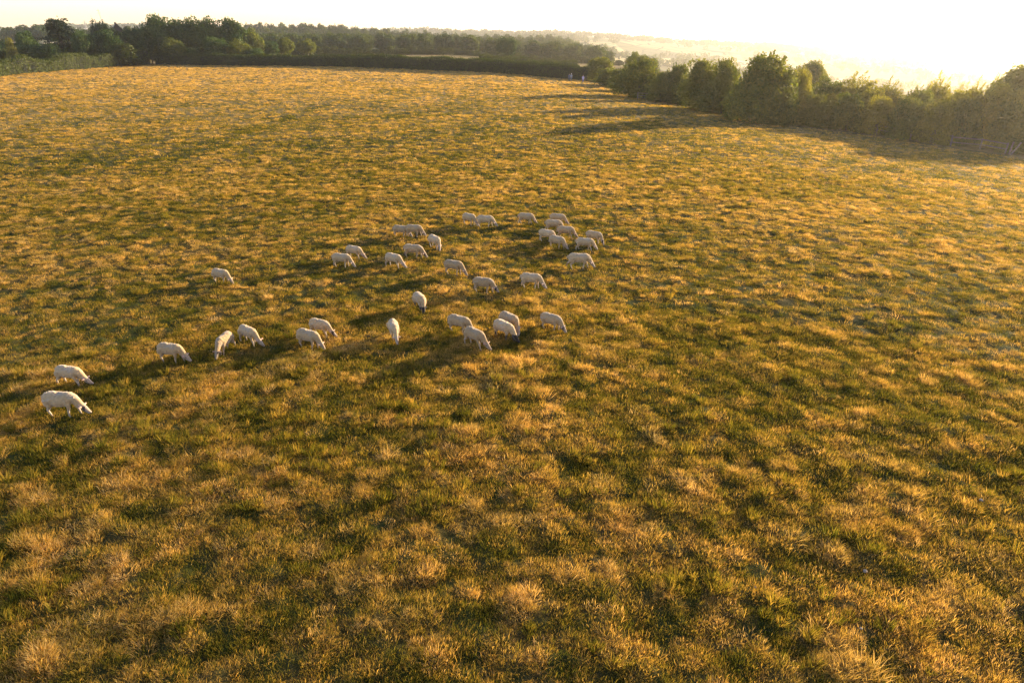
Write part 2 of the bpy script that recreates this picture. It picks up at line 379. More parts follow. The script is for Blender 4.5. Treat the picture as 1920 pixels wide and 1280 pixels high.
def build_grass():
    pts = []; kind = []; scl = []; rot = []; dv = []
    def zone(r0, r1, dens, fn, seed):
        g = np.random.default_rng(seed)
        amax = math.radians(47)
        n = int(dens * amax * (r1 * r1 - r0 * r0))
        r = np.sqrt(g.uniform(r0 * r0, r1 * r1, n)); a = g.uniform(-amax, amax, n)
        x, y = r * np.sin(a), r * np.cos(a)
        k = inside(x, y); x, y = x[k], y[k]
        keep, kd, sc, dr = fn(x, y, g)
        x, y, kd, sc, dr = x[keep], y[keep], kd[keep], sc[keep], dr[keep]
        pts.append(np.stack([x, y, H(x, y) - .005], -1)); kind.append(kd); scl.append(sc); dv.append(dr)
        m = len(x); rot.append(np.stack([g.normal(0, .12, m), g.normal(0, .12, m), g.uniform(0, 6.283, m)], -1))
    def turf(x, y, g):
        d = dryness(x, y); n = len(x); keep = g.uniform(0, 1, n) < (1.0 - .35 * d)
        return keep & (g.uniform(0, 1, n) > sstep(44, 66, np.hypot(x, y))), g.integers(0, 2, n), g.uniform(.7, 1.35, n), np.clip(.14 + d * .52 + g.normal(0, .2, n), 0, 1)
    def dryt(x, y, g):
        d = dryness(x, y); n = len(x)
        p = (.12 + .88 * sstep(.35, .85, d)) * (1 - .75 * sstep(42, 60, np.hypot(x, y)))
        hi = .35 * fbm(x / 1.6, y / 1.3, 71, 2) + .65 * fbm(x / .38, y / .34, 73, 2)
        keep = g.uniform(0, 1, n) < p
        kd = np.where(g.uniform(0, 1, n) < .35, 4, np.where(g.uniform(0, 1, n) < .5, 2, 3))
        return keep, kd, (.38 + .62 * sstep(.45, .75, hi)) * g.uniform(.5, 1.25, n), np.clip(.40 + .45 * d + g.normal(0, .2, n), 0, 1)
    def lusht(x, y, g):
        l = lush(x, y); n = len(x); keep = g.uniform(0, 1, n) < l * .8
        return keep, np.full(n, 5), g.uniform(.55, 1.15, n), np.clip(.28 + g.normal(0, .08, n), 0, 1)
    def farm(x, y, g):
        d = dryness(x, y); n = len(x)
        r = np.hypot(x, y); fr = sstep(45, 190, r)
        st = g.uniform(0, 1, n) < sstep(.3, .85, d) * (.55 + .45 * fr)
        keep = g.uniform(0, 1, n) < sstep(38, 62, r)
        return keep, np.where(st, 7, 6), g.uniform(.6, 1.4, n) * np.where(st, (.35 + .9 * fbm(x / 2.2, y / 1.8, 71, 2) ** 1.5) * (.62 + .38 * fr), .75 + .25 * fr), np.clip(np.where(st, .24 + .12 * fr + .42 * d, .08 + .06 * fr + .38 * d) + g.normal(0, .15, n), 0, 1)
    zone(7, 24, 62, turf, 11); zone(24, 66, 24, turf, 12)
    zone(7, 24, 38, dryt, 13); zone(24, 60, 18, dryt, 14); zone(60, 85, 6, dryt, 24)
    zone(7, 30, 9, lusht, 15); zone(30, 70, 5, lusht, 16)
    zone(38, 90, 6.0, farm, 17); zone(90, 150, 3.2, farm, 18); zone(150, 265, 1.6, farm, 19)
    for px, py, rad_, nn, kk, sz in CLUMPS:
        p = at(px, py); g = np.random.default_rng(px + py)
        nn = int(nn * .62); th = g.uniform(-.5, .5); e1 = g.normal(0, rad_ * .85, nn); e2 = g.normal(0, rad_ * .33, nn) + .25 * np.sin(e1 * 4) * rad_
        rr = np.minimum(np.hypot(e1 * .5, e2), rad_); x = p.x + e1 * np.cos(th) - e2 * np.sin(th); y = p.y + e1 * np.sin(th) + e2 * np.cos(th)
        pts.append(np.stack([x, y, H(x, y) - .005], -1)); kind.append(np.full(nn, kk) if kk == 5 else g.choice([2, 3, 3, 4], nn)); scl.append(sz * (1.0 - .5 * rr / rad_) * g.uniform(.45, 1.2, nn))
        dv.append(np.clip((.22 if kk == 5 else .82) + g.normal(0, .1, nn), 0, 1)); rot.append(np.stack([g.normal(0, .15, nn), g.normal(0, .15, nn), g.uniform(0, 6.283, nn)], -1))
    P = np.vstack(pts); kd = np.concatenate(kind); sc = np.concatenate(scl); dr = np.concatenate(dv); rt = np.vstack(rot)
    print('grass instances', len(P))
    me = bpy.data.meshes.new('grass'); me.vertices.add(len(P)); me.vertices.foreach_set('co', P.astype(np.float32).ravel())
    a = me.attributes.new('kd', 'INT', 'POINT'); a.data.foreach_set('value', kd.astype(np.int32))
    a = me.attributes.new('scl', 'FLOAT', 'POINT'); a.data.foreach_set('value', sc.astype(np.float32))
    a = me.attributes.new('dryv', 'FLOAT', 'POINT'); a.data.foreach_set('value', dr.astype(np.float32))
    a = me.attributes.new('rotv', 'FLOAT_VECTOR', 'POINT'); a.data.foreach_set('vector', rt.astype(np.float32).ravel())
    me.materials.append(GM)
    o = link('grass', me); tag(o, 'dry straw coloured tussocks and green turf covering the pasture', 'grass', kind='stuff')
    ng = bpy.data.node_groups.new('scatter', 'GeometryNodeTree')
    ng.interface.new_socket('Geometry', in_out='INPUT', socket_type='NodeSocketGeometry')
    ng.interface.new_socket('Geometry', in_out='OUTPUT', socket_type='NodeSocketGeometry')
    gi = ng.nodes.new('NodeGroupInput'); go = ng.nodes.new('NodeGroupOutput')
    iop = ng.nodes.new('GeometryNodeInstanceOnPoints'); jn = ng.nodes.new('GeometryNodeJoinGeometry')
    for p in reversed(protos):
        oi = ng.nodes.new('GeometryNodeObjectInfo'); oi.inputs['Object'].default_value = p; oi.inputs['As Instance'].default_value = True
        ng.links.new(oi.outputs['Geometry'], jn.inputs[0])
    def na(nm, ty):
        q = ng.nodes.new('GeometryNodeInputNamedAttribute'); q.data_type = ty; q.inputs['Name'].default_value = nm
        return q.outputs['Attribute']
    ng.links.new(gi.outputs[0], iop.inputs['Points']); ng.links.new(jn.outputs[0], iop.inputs['Instance'])
    iop.inputs['Pick Instance'].default_value = True
    ng.links.new(na('kd', 'INT'), iop.inputs['Instance Index'])
    ng.links.new(na('rotv', 'FLOAT_VECTOR'), iop.inputs['Rotation'])
    ng.links.new(na('scl', 'FLOAT'), iop.inputs['Scale'])
    ng.links.new(iop.outputs[0], go.inputs[0])
    mod = o.modifiers.new('scatter', 'NODES'); mod.node_group = ng
build_grass()
#@@REST
# ------------------------------------------------------------------ foliage geometry
def leaf_quads(C, D, size, r, elong=1.7):
    """C centres, D facing directions, size per leaf -> verts, quads"""
    n = len(C)
    D = D / (np.linalg.norm(D, axis=1, keepdims=True) + 1e-9)
    D = D + r.normal(0, .55, D.shape); D /= np.linalg.norm(D, axis=1, keepdims=True)
    t = r.normal(0, 1, D.shape); a = np.cross(D, t); a /= (np.linalg.norm(a, axis=1, keepdims=True) + 1e-9)
    b = np.cross(D, a)
    s = size[:, None] if not np.isscalar(size) else size
    V = np.stack([C - a * s * elong * .5, C - b * s * .42, C + a * s * elong * .5, C + b * s * .42], 1).reshape(-1, 3)
    return V, np.arange(n)[:, None] * 4 + np.arange(4)[None]

def tube(pts, rad, seg=7):
    V = []; F = []
    pts = [Vector(p) for p in pts]
    for i, p in enumerate(pts):
        d = (pts[min(i + 1, len(pts) - 1)] - pts[max(i - 1, 0)]).normalized()
        a = d.orthogonal().normalized() if abs(d.x) + abs(d.z) < 1e-3 else Vector((0, 1, 0)).cross(d).normalized()
        b = d.cross(a)
        for k in range(seg):
            t = 2 * math.pi * k / seg
            V.append(p + (a * math.cos(t) + b * math.sin(t)) * rad[i])
    for i in range(len(pts) - 1):
        for k in range(seg):
            F.append((i * seg + k, i * seg + (k + 1) % seg, (i + 1) * seg + (k + 1) % seg, (i + 1) * seg + k))
    return V, F

def join_tubes(name, tubes, mat, seg=7, smooth=True):
    V = []; F = []
    for pts, rad in tubes:
        v, f = tube(pts, rad, seg); k = len(V)
        V += v; F += [tuple(i + k for i in q) for q in f]
        n = len(v)
        F.append(tuple(range(k + seg - 1, k - 1, -1))); F.append(tuple(range(k + n - seg, k + n)))
    me = bpy.data.meshes.new(name); me.from_pydata([tuple(p) for p in V], [], F); me.update()
    for p in me.polygons: p.use_smooth = smooth
    me.materials.append(mat)
    return me

def crown_mesh(name, mat, nleaf, lsize, style, seed):
    """unit crown: 1 high, about 1 wide, base at z=0"""
    r = np.random.default_rng(seed)
    C = []; D = []; SZ = []
    def lobe(c, rad, n, up=.0, ls=1.0):
        v = r.normal(0, 1, (n, 3)); v[:, 2] += up; v /= np.linalg.norm(v, axis=1, keepdims=True)
        q = r.uniform(.62, 1.0, n) ** .5
        wob = 1 + .28 * np.sin(v[:, 0] * 5 + seed) * np.sin(v[:, 1] * 6 + 1.3 * seed) + r.normal(0, .07, n)
        C.append(c + v * (np.array(rad) * (q * wob)[:, None])); D.append(v + [0, 0, .25]); SZ.append(np.full(n, lsize * ls) * r.uniform(.6, 1.25, n))
    def sprig(base, tip, n, w=.02):
        t = r.uniform(0, 1, n)[:, None] ** .8
        p = np.array(base) + (np.array(tip) - base) * t + r.normal(0, 1, (n, 3)) * (w * (1.15 - t))
        C.append(p); D.append(r.normal(0, 1, (n, 3)) + [0, 0, .3]); SZ.append(np.full(n, lsize * .8) * r.uniform(.6, 1.1, n))
    if style == 'oak':
        zc0, rx, rz, nl = .58, .42, .40, 34
        for i in range(nl):
            v = r.normal(0, 1, 3); v /= np.linalg.norm(v); v[2] = v[2] * .9 + .08
            f = r.uniform(.55, .86)
            c = np.array([v[0] * rx * f, v[1] * rx * f, zc0 + v[2] * rz * f]); rad = r.uniform(.11, .19)
            if c[2] < .3: rad *= .8
            lobe(c, (rad, rad, rad * .85), int(nleaf / (nl + 4)), .15)
        lobe(np.array([0, 0, .55]), (.34, .34, .30), int(nleaf * 4 / (nl + 4)))
    elif style == 'wood':
        for i in range(34):
            v = r.normal(0, 1, 3); v /= np.linalg.norm(v); f = r.uniform(.6, .9)
            c = np.array([v[0] * .40 * f, v[1] * .40 * f, .52 + v[2] * .44 * f]); rad = r.uniform(.12, .2)
            lobe(c, (rad, rad, rad * .9), int(nleaf / 40), .15)
        lobe(np.array([0, 0, .4]), (.38, .38, .38), int(nleaf * 6 / 40))
    elif style == 'bush':
        nl = 34
        for i in range(nl):
            z = r.uniform(.05, .84); rr = .44 * (1 - .62 * max(0, z - .30) / .6) ** 1
            a = r.uniform(0, 6.283); f = r.uniform(.35, .95)
            c = np.array([math.cos(a) * rr * f, math.sin(a) * rr * f, z]); rad = r.uniform(.09, .17)
            lobe(c, (rad, rad, rad * 1.1), int(nleaf * .62 / nl), .2)
        lobe(np.array([0, 0, .38]), (.36, .36, .38), int(nleaf * .16))
        for i in range(46):
            a = r.uniform(0, 6.283); f = r.uniform(0, 1) ** .6; rr = .36 * f
            zb = .86 - .5 * f * f; ln = r.uniform(.10, .2)
            b = np.array([math.cos(a) * rr, math.sin(a) * rr, zb - .06])
            sprig(b, b + np.array([math.cos(a) * .09 * f + .03, math.sin(a) * .09 * f, ln]), int(nleaf * .22 / 46), .014)
    elif style == 'feather':       # upright hedgerow tree with combed, leaning sprays
        for i in range(16):
            z = r.uniform(.1, .6); a = r.uniform(0, 6.283); f = r.uniform(.2, 1); rr = .36 * (1 - z * .5)
            lobe(np.array([math.cos(a) * rr * f, math.sin(a) * rr * f, z]), (.14, .14, .15), int(nleaf * .42 / 16), .1)
        for i in range(240):
            a = r.uniform(0, 6.283); f = r.uniform(0, 1) ** .5; rr = .34 * f
            zb = r.uniform(.25, .80) * (1.05 - .5 * f); ln = r.uniform(.06, .14) * (1.1 - .45 * f)
            b = np.array([math.cos(a) * rr, math.sin(a) * rr, zb])
            sprig(b, b + np.array([ln * .7 + math.cos(a) * .04, math.sin(a) * .06, ln]), int(nleaf * .58 / 240), .026)
    elif style == 'cedar':
        for i in range(11):
            z = .14 + .80 * i / 10 + r.uniform(-.03, .03); rr = .56 * (1.0 - z ** 2.2 * .75) * r.uniform(.7, 1.15)
            nb = 9
            for k in range(nb):
                a = 6.283 * k / nb + r.uniform(-.35, .35); L = rr * r.uniform(.7, 1.1); n = int(nleaf / 100)
                t = r.uniform(.1, 1, n); w = .06 * (1.1 - t)
                p = np.stack([np.cos(a) * L * t + r.normal(0, 1, n) * w, np.sin(a) * L * t + r.normal(0, 1, n) * w, z + r.uniform(-.03, .10) * t - .05 * t * t + r.normal(0, .02, n)], -1)
                C.append(p); D.append(np.tile([0, 0, 1.0], (n, 1))); SZ.append(np.full(n, lsize) * r.uniform(.6, 1.2, n))
        lobe(np.array([0, 0, .5]), (.12, .12, .45), nleaf // 20)
    elif style == 'spire':
        n = nleaf; z = r.uniform(0.02, 1, n); a = r.uniform(0, 6.283, n)
        rr = (.42 * (1 - z) ** .8 + .012) * (1 + .35 * np.sin(a * 3 + z * 25) + .2 * np.sin(a * 5 - z * 60) + r.normal(0, .14, n)) * r.uniform(.45, 1, n) ** .5
        C.append(np.stack([np.cos(a) * rr, np.sin(a) * rr, z], -1)); D.append(np.stack([np.cos(a), np.sin(a), np.full(n, .5)], -1)); SZ.append(np.full(n, lsize) * r.uniform(.6, 1.2, n))
    C = np.vstack(C); D = np.vstack(D); SZ = np.concatenate(SZ)
    C[:, 2] = np.maximum(C[:, 2], .015)
    V, Q = leaf_quads(C, D, SZ, r)
    return npmesh(name, V, [Q], mat, False, {'leaf': np.repeat(r.uniform(0, 1, len(C)), 4)})

def trunk_mesh(name, style, seed):
    r = random.Random(seed); T = []
    top = {'oak': .55, 'wood': .5, 'bush': .45, 'feather': .6, 'cedar': .95, 'spire': .95}[style]
    rb = {'oak': .035, 'wood': .03, 'bush': .02, 'feather': .02, 'cedar': .035, 'spire': .02}[style]
    T.append(([(0, 0, -.03), (0, 0, .02), (.01, 0, top * .4), (-.005, .01, top * .7), (0, 0, top)], [rb * 1.5, rb * 1.1, rb * .85, rb * .55, rb * .2]))
    for i in range(0 if style == 'cedar' else 7):
        z = top * r.uniform(.3, .8); a = i * .9 + r.uniform(-.3, .3); L = r.uniform(.15, .3)
        T.append(([(0, 0, z), (math.cos(a) * L * .5, math.sin(a) * L * .5, z + L * .45), (math.cos(a) * L, math.sin(a) * L, z + L * .8)], [rb * .45, rb * .3, rb * .08]))
    return join_tubes(name, T, M['bark'], 6)

CR = {}
def proto(key, mat, n, ls, style, seeds):
    CR[key] = [(crown_mesh('crown', M[mat], n, ls, style, s), trunk_mesh('trunk', style, s)) for s in seeds]
proto('bush', 'leaf_mid', 17000, .026, 'bush', (1, 2, 3))
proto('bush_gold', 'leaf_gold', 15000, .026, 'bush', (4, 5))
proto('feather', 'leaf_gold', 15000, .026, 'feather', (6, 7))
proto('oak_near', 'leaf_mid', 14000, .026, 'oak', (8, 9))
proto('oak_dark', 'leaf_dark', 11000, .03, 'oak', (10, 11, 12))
proto('oak_far', 'leaf_wood', 3600, .05, 'oak', (13, 14, 15, 16))
proto('wood', 'leaf_wood', 4200, .055, 'wood', (13, 14, 15, 16))
proto('cedar', 'conifer', 9000, .03, 'cedar', (17,))
proto('spire', 'conifer', 9000, .028, 'bush', (18, 21))
proto('under', 'leaf_mid', 4500, .05, 'bush', (26, 27))
proto('shrub', 'leaf_hedge', 3000, .055, 'bush', (19, 20))
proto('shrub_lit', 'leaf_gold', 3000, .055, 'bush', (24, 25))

_k = {}
def tree(key, name, loc, width, height, label, cat='tree', group=None, rz=None):
    i = _k.get(key, 0); _k[key] = i + 1
    cm, tm = CR[key][i % len(CR[key])]
    rz = random.uniform(0, 6.28) if rz is None else rz
    if key == 'feather': rz = random.uniform(-.4, .4)
    o = empty(name, (loc[0], loc[1], loc[2] - .1), rz, (width, width, height))
    tag(o, label, cat, group)
    link('crown', cm, o); link('trunk', tm, o)
    return o

def tree_px(key, name, px, ybase, ytop, wpx, label, back=0.0, **kw):
    """stand a tree where the photograph shows its foot (or `back` metres further)"""
    p = at(px, ybase); y = p.y + back
    if back:
        x = world_x(px, y, p.z); p = Vector((x, y, h(x, y)))
    top = zc(ytop, p.y); d = depth(p)
    return tree(key, name, p, wpx / FPX * d, max(1.0, top - p.z + .1), label, **kw)

# ------------------------------------------------------------------ right hand hedgerow
R = [
 ('bush', 1125, 154, 103, 64, 'rounded dark green tree at the far field corner behind the lavender topped walker', 0),
 ('bush', 1160, 166, 126, 44, 'low yellow green bush filling the gap right of the corner tree', 0),
 ('bush', 1196, 184, 108, 100, 'second broad green tree of the right hedgerow with a ragged crown top', 0),
 ('oak_near', 1192, 160, 97, 44, 'small domed tree peeping over the second hedgerow tree', 26),
 ('bush', 1238, 192, 130, 50, 'low dark bush between the ragged tree and the slim dark tree of the hedgerow', 0),
 ('bush', 1264, 196, 115, 56, 'slim dark tree with a small round head in the right hedgerow', 4),
 ('bush', 1312, 208, 108, 96, 'left half of the wide olive green tree pair in the right hedgerow', 0),
 ('bush', 1352, 214, 99, 76, 'olive green tree with spiky top shoots right of its wide twin', 0),
 ('bush', 1425, 232, 91, 124, 'tallest tree of the right hedgerow with a high shaggy crown', 1),
 ('bush', 1388, 222, 148, 62, 'leafy bush leaning at the left foot of the tallest hedgerow tree', 0),
 ('bush', 1455, 234, 136, 70, 'leafy bush against the right foot of the tallest hedgerow tree', 0),
 ('oak_near', 1512, 200, 110, 66, 'round topped tree set back just right of the tallest hedgerow tree', 16),
 ('bush_gold', 1494, 236, 126, 42, 'golden sunlit bush glowing beside the tallest hedgerow tree', 5),
]
for key, px, yb, yt, wd, lab, back in R:
    tree_px(key, 'hedgerow_tree', px, yb, yt, wd * 1.1, lab, back, cat='tree', group='trees of the right hedgerow')
B = [
 ('bush', 1530, 243, 172, 74, 'low rounded bush below the golden sunlit one'),
 ('bush', 1585, 250, 172, 84, 'hazel brown bush at the left end of the rail fence'),
 ('bush_gold', 1640, 257, 178, 88, 'dense bush behind the rail fence under the shaggy brown tree'),
 ('bush', 1695, 266, 176, 88, 'dense bush behind the middle of the rail fence'),
 ('bush_gold', 1748, 274, 186, 84, 'bush with pale blossom patches on top behind the rail fence'),
 ('bush', 1796, 277, 180, 80, 'bush overhanging the left end of the broken rail fence'),
 ('bush_gold', 1838, 272, 196, 44, 'small backlit yellow bush seen through the fence gap'),
 ('bush', 1882, 288, 188, 84, 'bush with dark base behind the leaning fence posts'),
 ('bush', 1940, 296, 176, 110, 'large bush cut by the right edge of the picture'),
]
for i, (key, px, yb, yt, wd, lab) in enumerate(B):
    tree_px(key, 'hedgerow_bush', px, yb - 3, yt, wd, lab, 1.5 if i != 6 else 3.5, cat='bush', group='bushes behind the rail fence')
U = [
 ('feather', 1590, 122, 92, 'shaggy reddish brown tree rising behind the left part of the rail fence bushes', 12),
 ('oak_near', 1545, 146, 64, 'low dark tree between the golden bush and the shaggy brown tree', 12),
 ('feather', 1655, 132, 60, 'wispy tree leaning right beside the shaggy brown tree', 14),
 ('feather', 1702, 150, 50, 'short feathery tree between the two wispy leaning trees', 10),
 ('feather', 1742, 118, 58, 'tall wispy tree with combed sprays in the right glare', 14),
 ('feather', 1782, 142, 44, 'small wispy tree just right of the tall combed one', 12),
 ('feather', 1812, 128, 50, 'feathery hazed tree left of the twin topped pair end', 14),
 ('feather', 1842, 121, 48, 'feathery hazed tree with a sharp top near the right edge', 14),
 ('oak_near', 1900, 118, 118, 'big tree filling the upper right corner of the hedgerow', 12),
 ('bush_gold', 1860, 158, 90, 'golden green bush below the big corner tree', 7),
 ('bush_gold', 1620, 168, 80, 'sunlit bush in the second row behind the fence bushes', 7),
 ('bush', 1706, 166, 76, 'dark rounded bush with bright top in the second row', 7),
 ('bush_gold', 1790, 172, 80, 'soft golden bush in the second row of the right hedgerow', 7),
 ('bush_gold', 1556, 178, 60, 'pale green bush tucked behind the low rounded bush', 6),
]
for key, px, yt, wd, lab, back in U:
    yb = float(np.interp(px, [1480, 1560, 1640, 1770, 1900], [236, 246, 256, 277, 294]))
    tree_px(key, 'hedgerow_tree', px, yb, yt - 4, wd * 1.18, lab, back, cat='tree', group='trees behind the right hedgerow')

for i, (px, yb) in enumerate([(1140, 166), (1170, 178), (1215, 190), (1250, 196), (1285, 203), (1335, 213), (1365, 219), (1405, 226), (1450, 235), (1488, 240), (1515, 243), (1556, 248), (1610, 254), (1668, 262), (1722, 271), (1772, 278), (1905, 298)]):
    tree_px('under', 'undergrowth_bush', px, yb - 2, yb - 30 - random.uniform(0, 12), 58 + random.uniform(0, 16), 'low shaded undergrowth bush at the foot of the right hedgerow', 4.0, cat='bush', group='undergrowth at the foot of the right hedgerow')

# ------------------------------------------------------------------ trimmed hedges
def hedge(name, pts, hts, wid, mat, label, seed, leaf=.19, dens=55, rough=.25):
    r = np.random.default_rng(seed)
    P = np.array([[p.x, p.y, p.z] for p in pts]); seg = np.linalg.norm(np.diff(P[:, :2], axis=0), axis=1)
    L = np.concatenate([[0], np.cumsum(seg)]); tot = L[-1]
    n = int(tot * (2 * 3 + wid) * dens)
    s = r.uniform(0, tot, n)
    def base(s):
        x = np.interp(s, L, P[:, 0]); y = np.interp(s, L, P[:, 1]); return x, y, np.interp(s, L, hts)
    x, y, hh = base(s); x2, y2, _ = base(np.minimum(s + .5, tot)); x1, y1, _ = base(np.maximum(s - .5, 0))
    tx, ty = x2 - x1, y2 - y1; m = np.hypot(tx, ty) + 1e-9; nx, ny = -ty / m, tx / m
    hh = hh * (1 + (fbm(s / 5, s * 0, seed, 3) - .5) * rough * 2)
    ww = wid * (1 + (fbm(s / 3, s * 0, seed + 5, 3) - .5) * .5)
    side = r.integers(0, 3, n)           # 0 front 1 back 2 top
    q = r.uniform(0, 1, n)
    off = np.where(side == 0, -.5, np.where(side == 1, .5, q - .5)) * ww
    zz = np.where(side == 2, 1.0, q) * hh
    lump = (fbm(s / 1.6, zz / 1.3 + side * 9, seed + 9, 3) - .5) * 1.3
    off = off * np.where(zz > hh * .8, .86, 1.0) + np.sign(off) * lump * np.where(side == 2, 0, 1); zz = zz + np.where(side == 2, lump * .5, 0) + r.normal(0, .14, n); zz = zz + r.normal(0, .10, n) + np.where(side == 2, r.exponential(.10, n), 0)
    C = np.stack([x + nx * off, y + ny * off, H(x + nx * off, y + ny * off) + np.maximum(zz, .05)], -1)
    D = np.stack([nx * np.sign(off), ny * np.sign(off), np.where(side == 2, 1.2, .2)], -1)
    V, Q = leaf_quads(C, D, leaf * r.uniform(.6, 1.3, n), r)
    # twiggy core so that it is closed
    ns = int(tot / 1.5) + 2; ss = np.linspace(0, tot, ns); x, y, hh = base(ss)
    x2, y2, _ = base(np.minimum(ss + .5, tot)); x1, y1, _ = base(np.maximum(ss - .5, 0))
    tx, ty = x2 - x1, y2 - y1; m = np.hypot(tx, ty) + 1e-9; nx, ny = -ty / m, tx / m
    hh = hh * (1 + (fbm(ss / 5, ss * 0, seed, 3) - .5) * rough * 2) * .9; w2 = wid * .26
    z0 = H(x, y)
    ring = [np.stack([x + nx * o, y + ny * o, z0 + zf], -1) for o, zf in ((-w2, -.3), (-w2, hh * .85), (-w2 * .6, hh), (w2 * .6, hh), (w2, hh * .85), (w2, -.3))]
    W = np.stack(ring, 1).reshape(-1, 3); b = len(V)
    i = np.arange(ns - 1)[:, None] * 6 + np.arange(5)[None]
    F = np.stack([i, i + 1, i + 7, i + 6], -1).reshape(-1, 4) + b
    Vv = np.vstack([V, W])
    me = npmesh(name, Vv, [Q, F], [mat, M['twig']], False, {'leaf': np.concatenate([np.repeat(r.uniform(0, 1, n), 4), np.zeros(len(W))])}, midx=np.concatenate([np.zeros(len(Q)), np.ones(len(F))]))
    o = link(name, me)
    return o
lh = [at(px, py + 1) for px, py in ((-140, 160), (-60, 150), (0, 141), (60, 136), (130, 130), (200, 125), (240, 122), (276, 121))]
for i, p in enumerate(lh):
    p.y += 1.5
o = hedge('hedge', lh, [2.9, 3.0, 3.0, 3.1, 3.0, 3.1, 3.9, 4.6], 3.2, M['leaf_hedge'], '', 3, rough=.4)
tag(o, 'uneven green hedge along the left field edge, taller at its right end', 'hedge')
fh = [Vector((p.x, p.y + 1.2, 0)) for p in far_hedge]
o = hedge('hedge', fh, [3.0, 2.9, 2.8, 2.9, 2.9, 2.9, 2.8, 2.8, 3.0], 2.6, M['leaf_hedge'], '', 5, rough=.12)
tag(o, 'long level trimmed dark hedge across the far end of the pasture', 'hedge')
# second rough hedge strip behind the far hedge, towards the corner tree
sh = [Vector((world_x(px, y, -2), y, 0)) for px, y in ((900, 240), (960, 244), (1020, 250), (1080, 256))]
o = hedge('hedge', sh, [2.4, 2.2, 2.0, 2.2], 3.0, M['leaf_hedge'], '', 8, rough=.4)
tag(o, 'low scrubby strip growing just behind the far hedge near the field corner', 'hedge')

# ------------------------------------------------------------------ trees beyond the hedges
def tree_at(key, name, px, y, ytop, wpx, label, cat='tree', group=None):
    x = world_x(px, y); z = h(x, y); x = world_x(px, y, z); p = Vector((x, y, h(x, y)))
    return tree(key, name, p, wpx / FPX * depth(p), max(2.0, zc(ytop, y) - p.z), label, cat, group)
Lf = [
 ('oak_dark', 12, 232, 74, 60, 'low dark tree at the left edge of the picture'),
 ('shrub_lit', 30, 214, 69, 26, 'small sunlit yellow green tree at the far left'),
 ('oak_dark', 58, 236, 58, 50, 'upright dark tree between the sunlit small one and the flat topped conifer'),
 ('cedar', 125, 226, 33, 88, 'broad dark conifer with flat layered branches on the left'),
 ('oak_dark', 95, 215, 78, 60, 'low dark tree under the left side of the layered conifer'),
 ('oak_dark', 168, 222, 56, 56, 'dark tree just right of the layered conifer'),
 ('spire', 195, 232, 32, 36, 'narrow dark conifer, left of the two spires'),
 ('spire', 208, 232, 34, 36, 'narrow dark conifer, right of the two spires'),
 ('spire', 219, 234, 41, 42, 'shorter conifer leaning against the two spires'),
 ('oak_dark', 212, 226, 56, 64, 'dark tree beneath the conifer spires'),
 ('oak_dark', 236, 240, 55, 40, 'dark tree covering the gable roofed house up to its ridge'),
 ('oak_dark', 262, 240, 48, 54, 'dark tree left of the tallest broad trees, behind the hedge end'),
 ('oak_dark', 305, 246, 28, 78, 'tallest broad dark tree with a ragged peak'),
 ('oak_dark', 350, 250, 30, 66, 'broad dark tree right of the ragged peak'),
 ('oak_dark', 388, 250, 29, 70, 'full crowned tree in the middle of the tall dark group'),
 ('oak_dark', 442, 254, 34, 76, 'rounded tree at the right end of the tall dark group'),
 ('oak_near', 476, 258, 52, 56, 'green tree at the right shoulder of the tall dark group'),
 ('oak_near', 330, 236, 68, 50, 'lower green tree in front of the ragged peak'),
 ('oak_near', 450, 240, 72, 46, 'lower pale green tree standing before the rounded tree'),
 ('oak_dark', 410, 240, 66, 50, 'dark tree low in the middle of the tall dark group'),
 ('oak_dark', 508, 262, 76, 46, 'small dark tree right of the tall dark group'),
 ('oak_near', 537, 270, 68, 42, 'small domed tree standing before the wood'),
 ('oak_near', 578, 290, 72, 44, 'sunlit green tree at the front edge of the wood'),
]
for key, px, y, yt, wd, lab in Lf:
    tree_at(key, 'conifer' if key in ('cedar', 'spire') else 'broadleaf_tree', px, y, yt, wd, lab)
for i, px in enumerate(range(-120, 500, 24)):          # understorey behind the hedges
    tree_at('oak_dark' if i % 3 else 'shrub', 'understorey_tree', px + random.uniform(-6, 6), 222 + 16 * (px > 250) + random.uniform(0, 5), 84 + random.uniform(-4, 6), 52,
            'dark understorey tree behind the left hedges', 'tree', 'understorey trees behind the left hedges')
tree_at('oak_dark', 'field_tree', 951, 290, 67, 46, 'solitary round headed tree standing above the bush row before the wood').name = 'field_tree'
# row of round bushes beyond the small field
px = 470
while px < 1145:
    yt = float(np.interp(px, [470, 600, 800, 960, 1145], [92, 88, 89, 103, 108])) + random.uniform(-4, 4)
    y = float(np.interp(px, [470, 760, 1145], [300, 340, 358])) + random.uniform(-3, 3)
    wd = random.uniform(20, 34)
    tree_at('shrub', 'rounded_bush', px, y, yt, wd, 'round sunlit topped bush in the row between far hedge and wood', 'bush', 'row of round bushes before the wood')
    px += wd * .55
for px, yt in ((1160, 112), (1180, 104), (1212, 104), (1225, 108)):
    tree_at('shrub', 'rounded_bush', px, 365, yt, 26, 'round sunlit topped bush in the row between far hedge and wood', 'bush', 'row of round bushes before the wood')

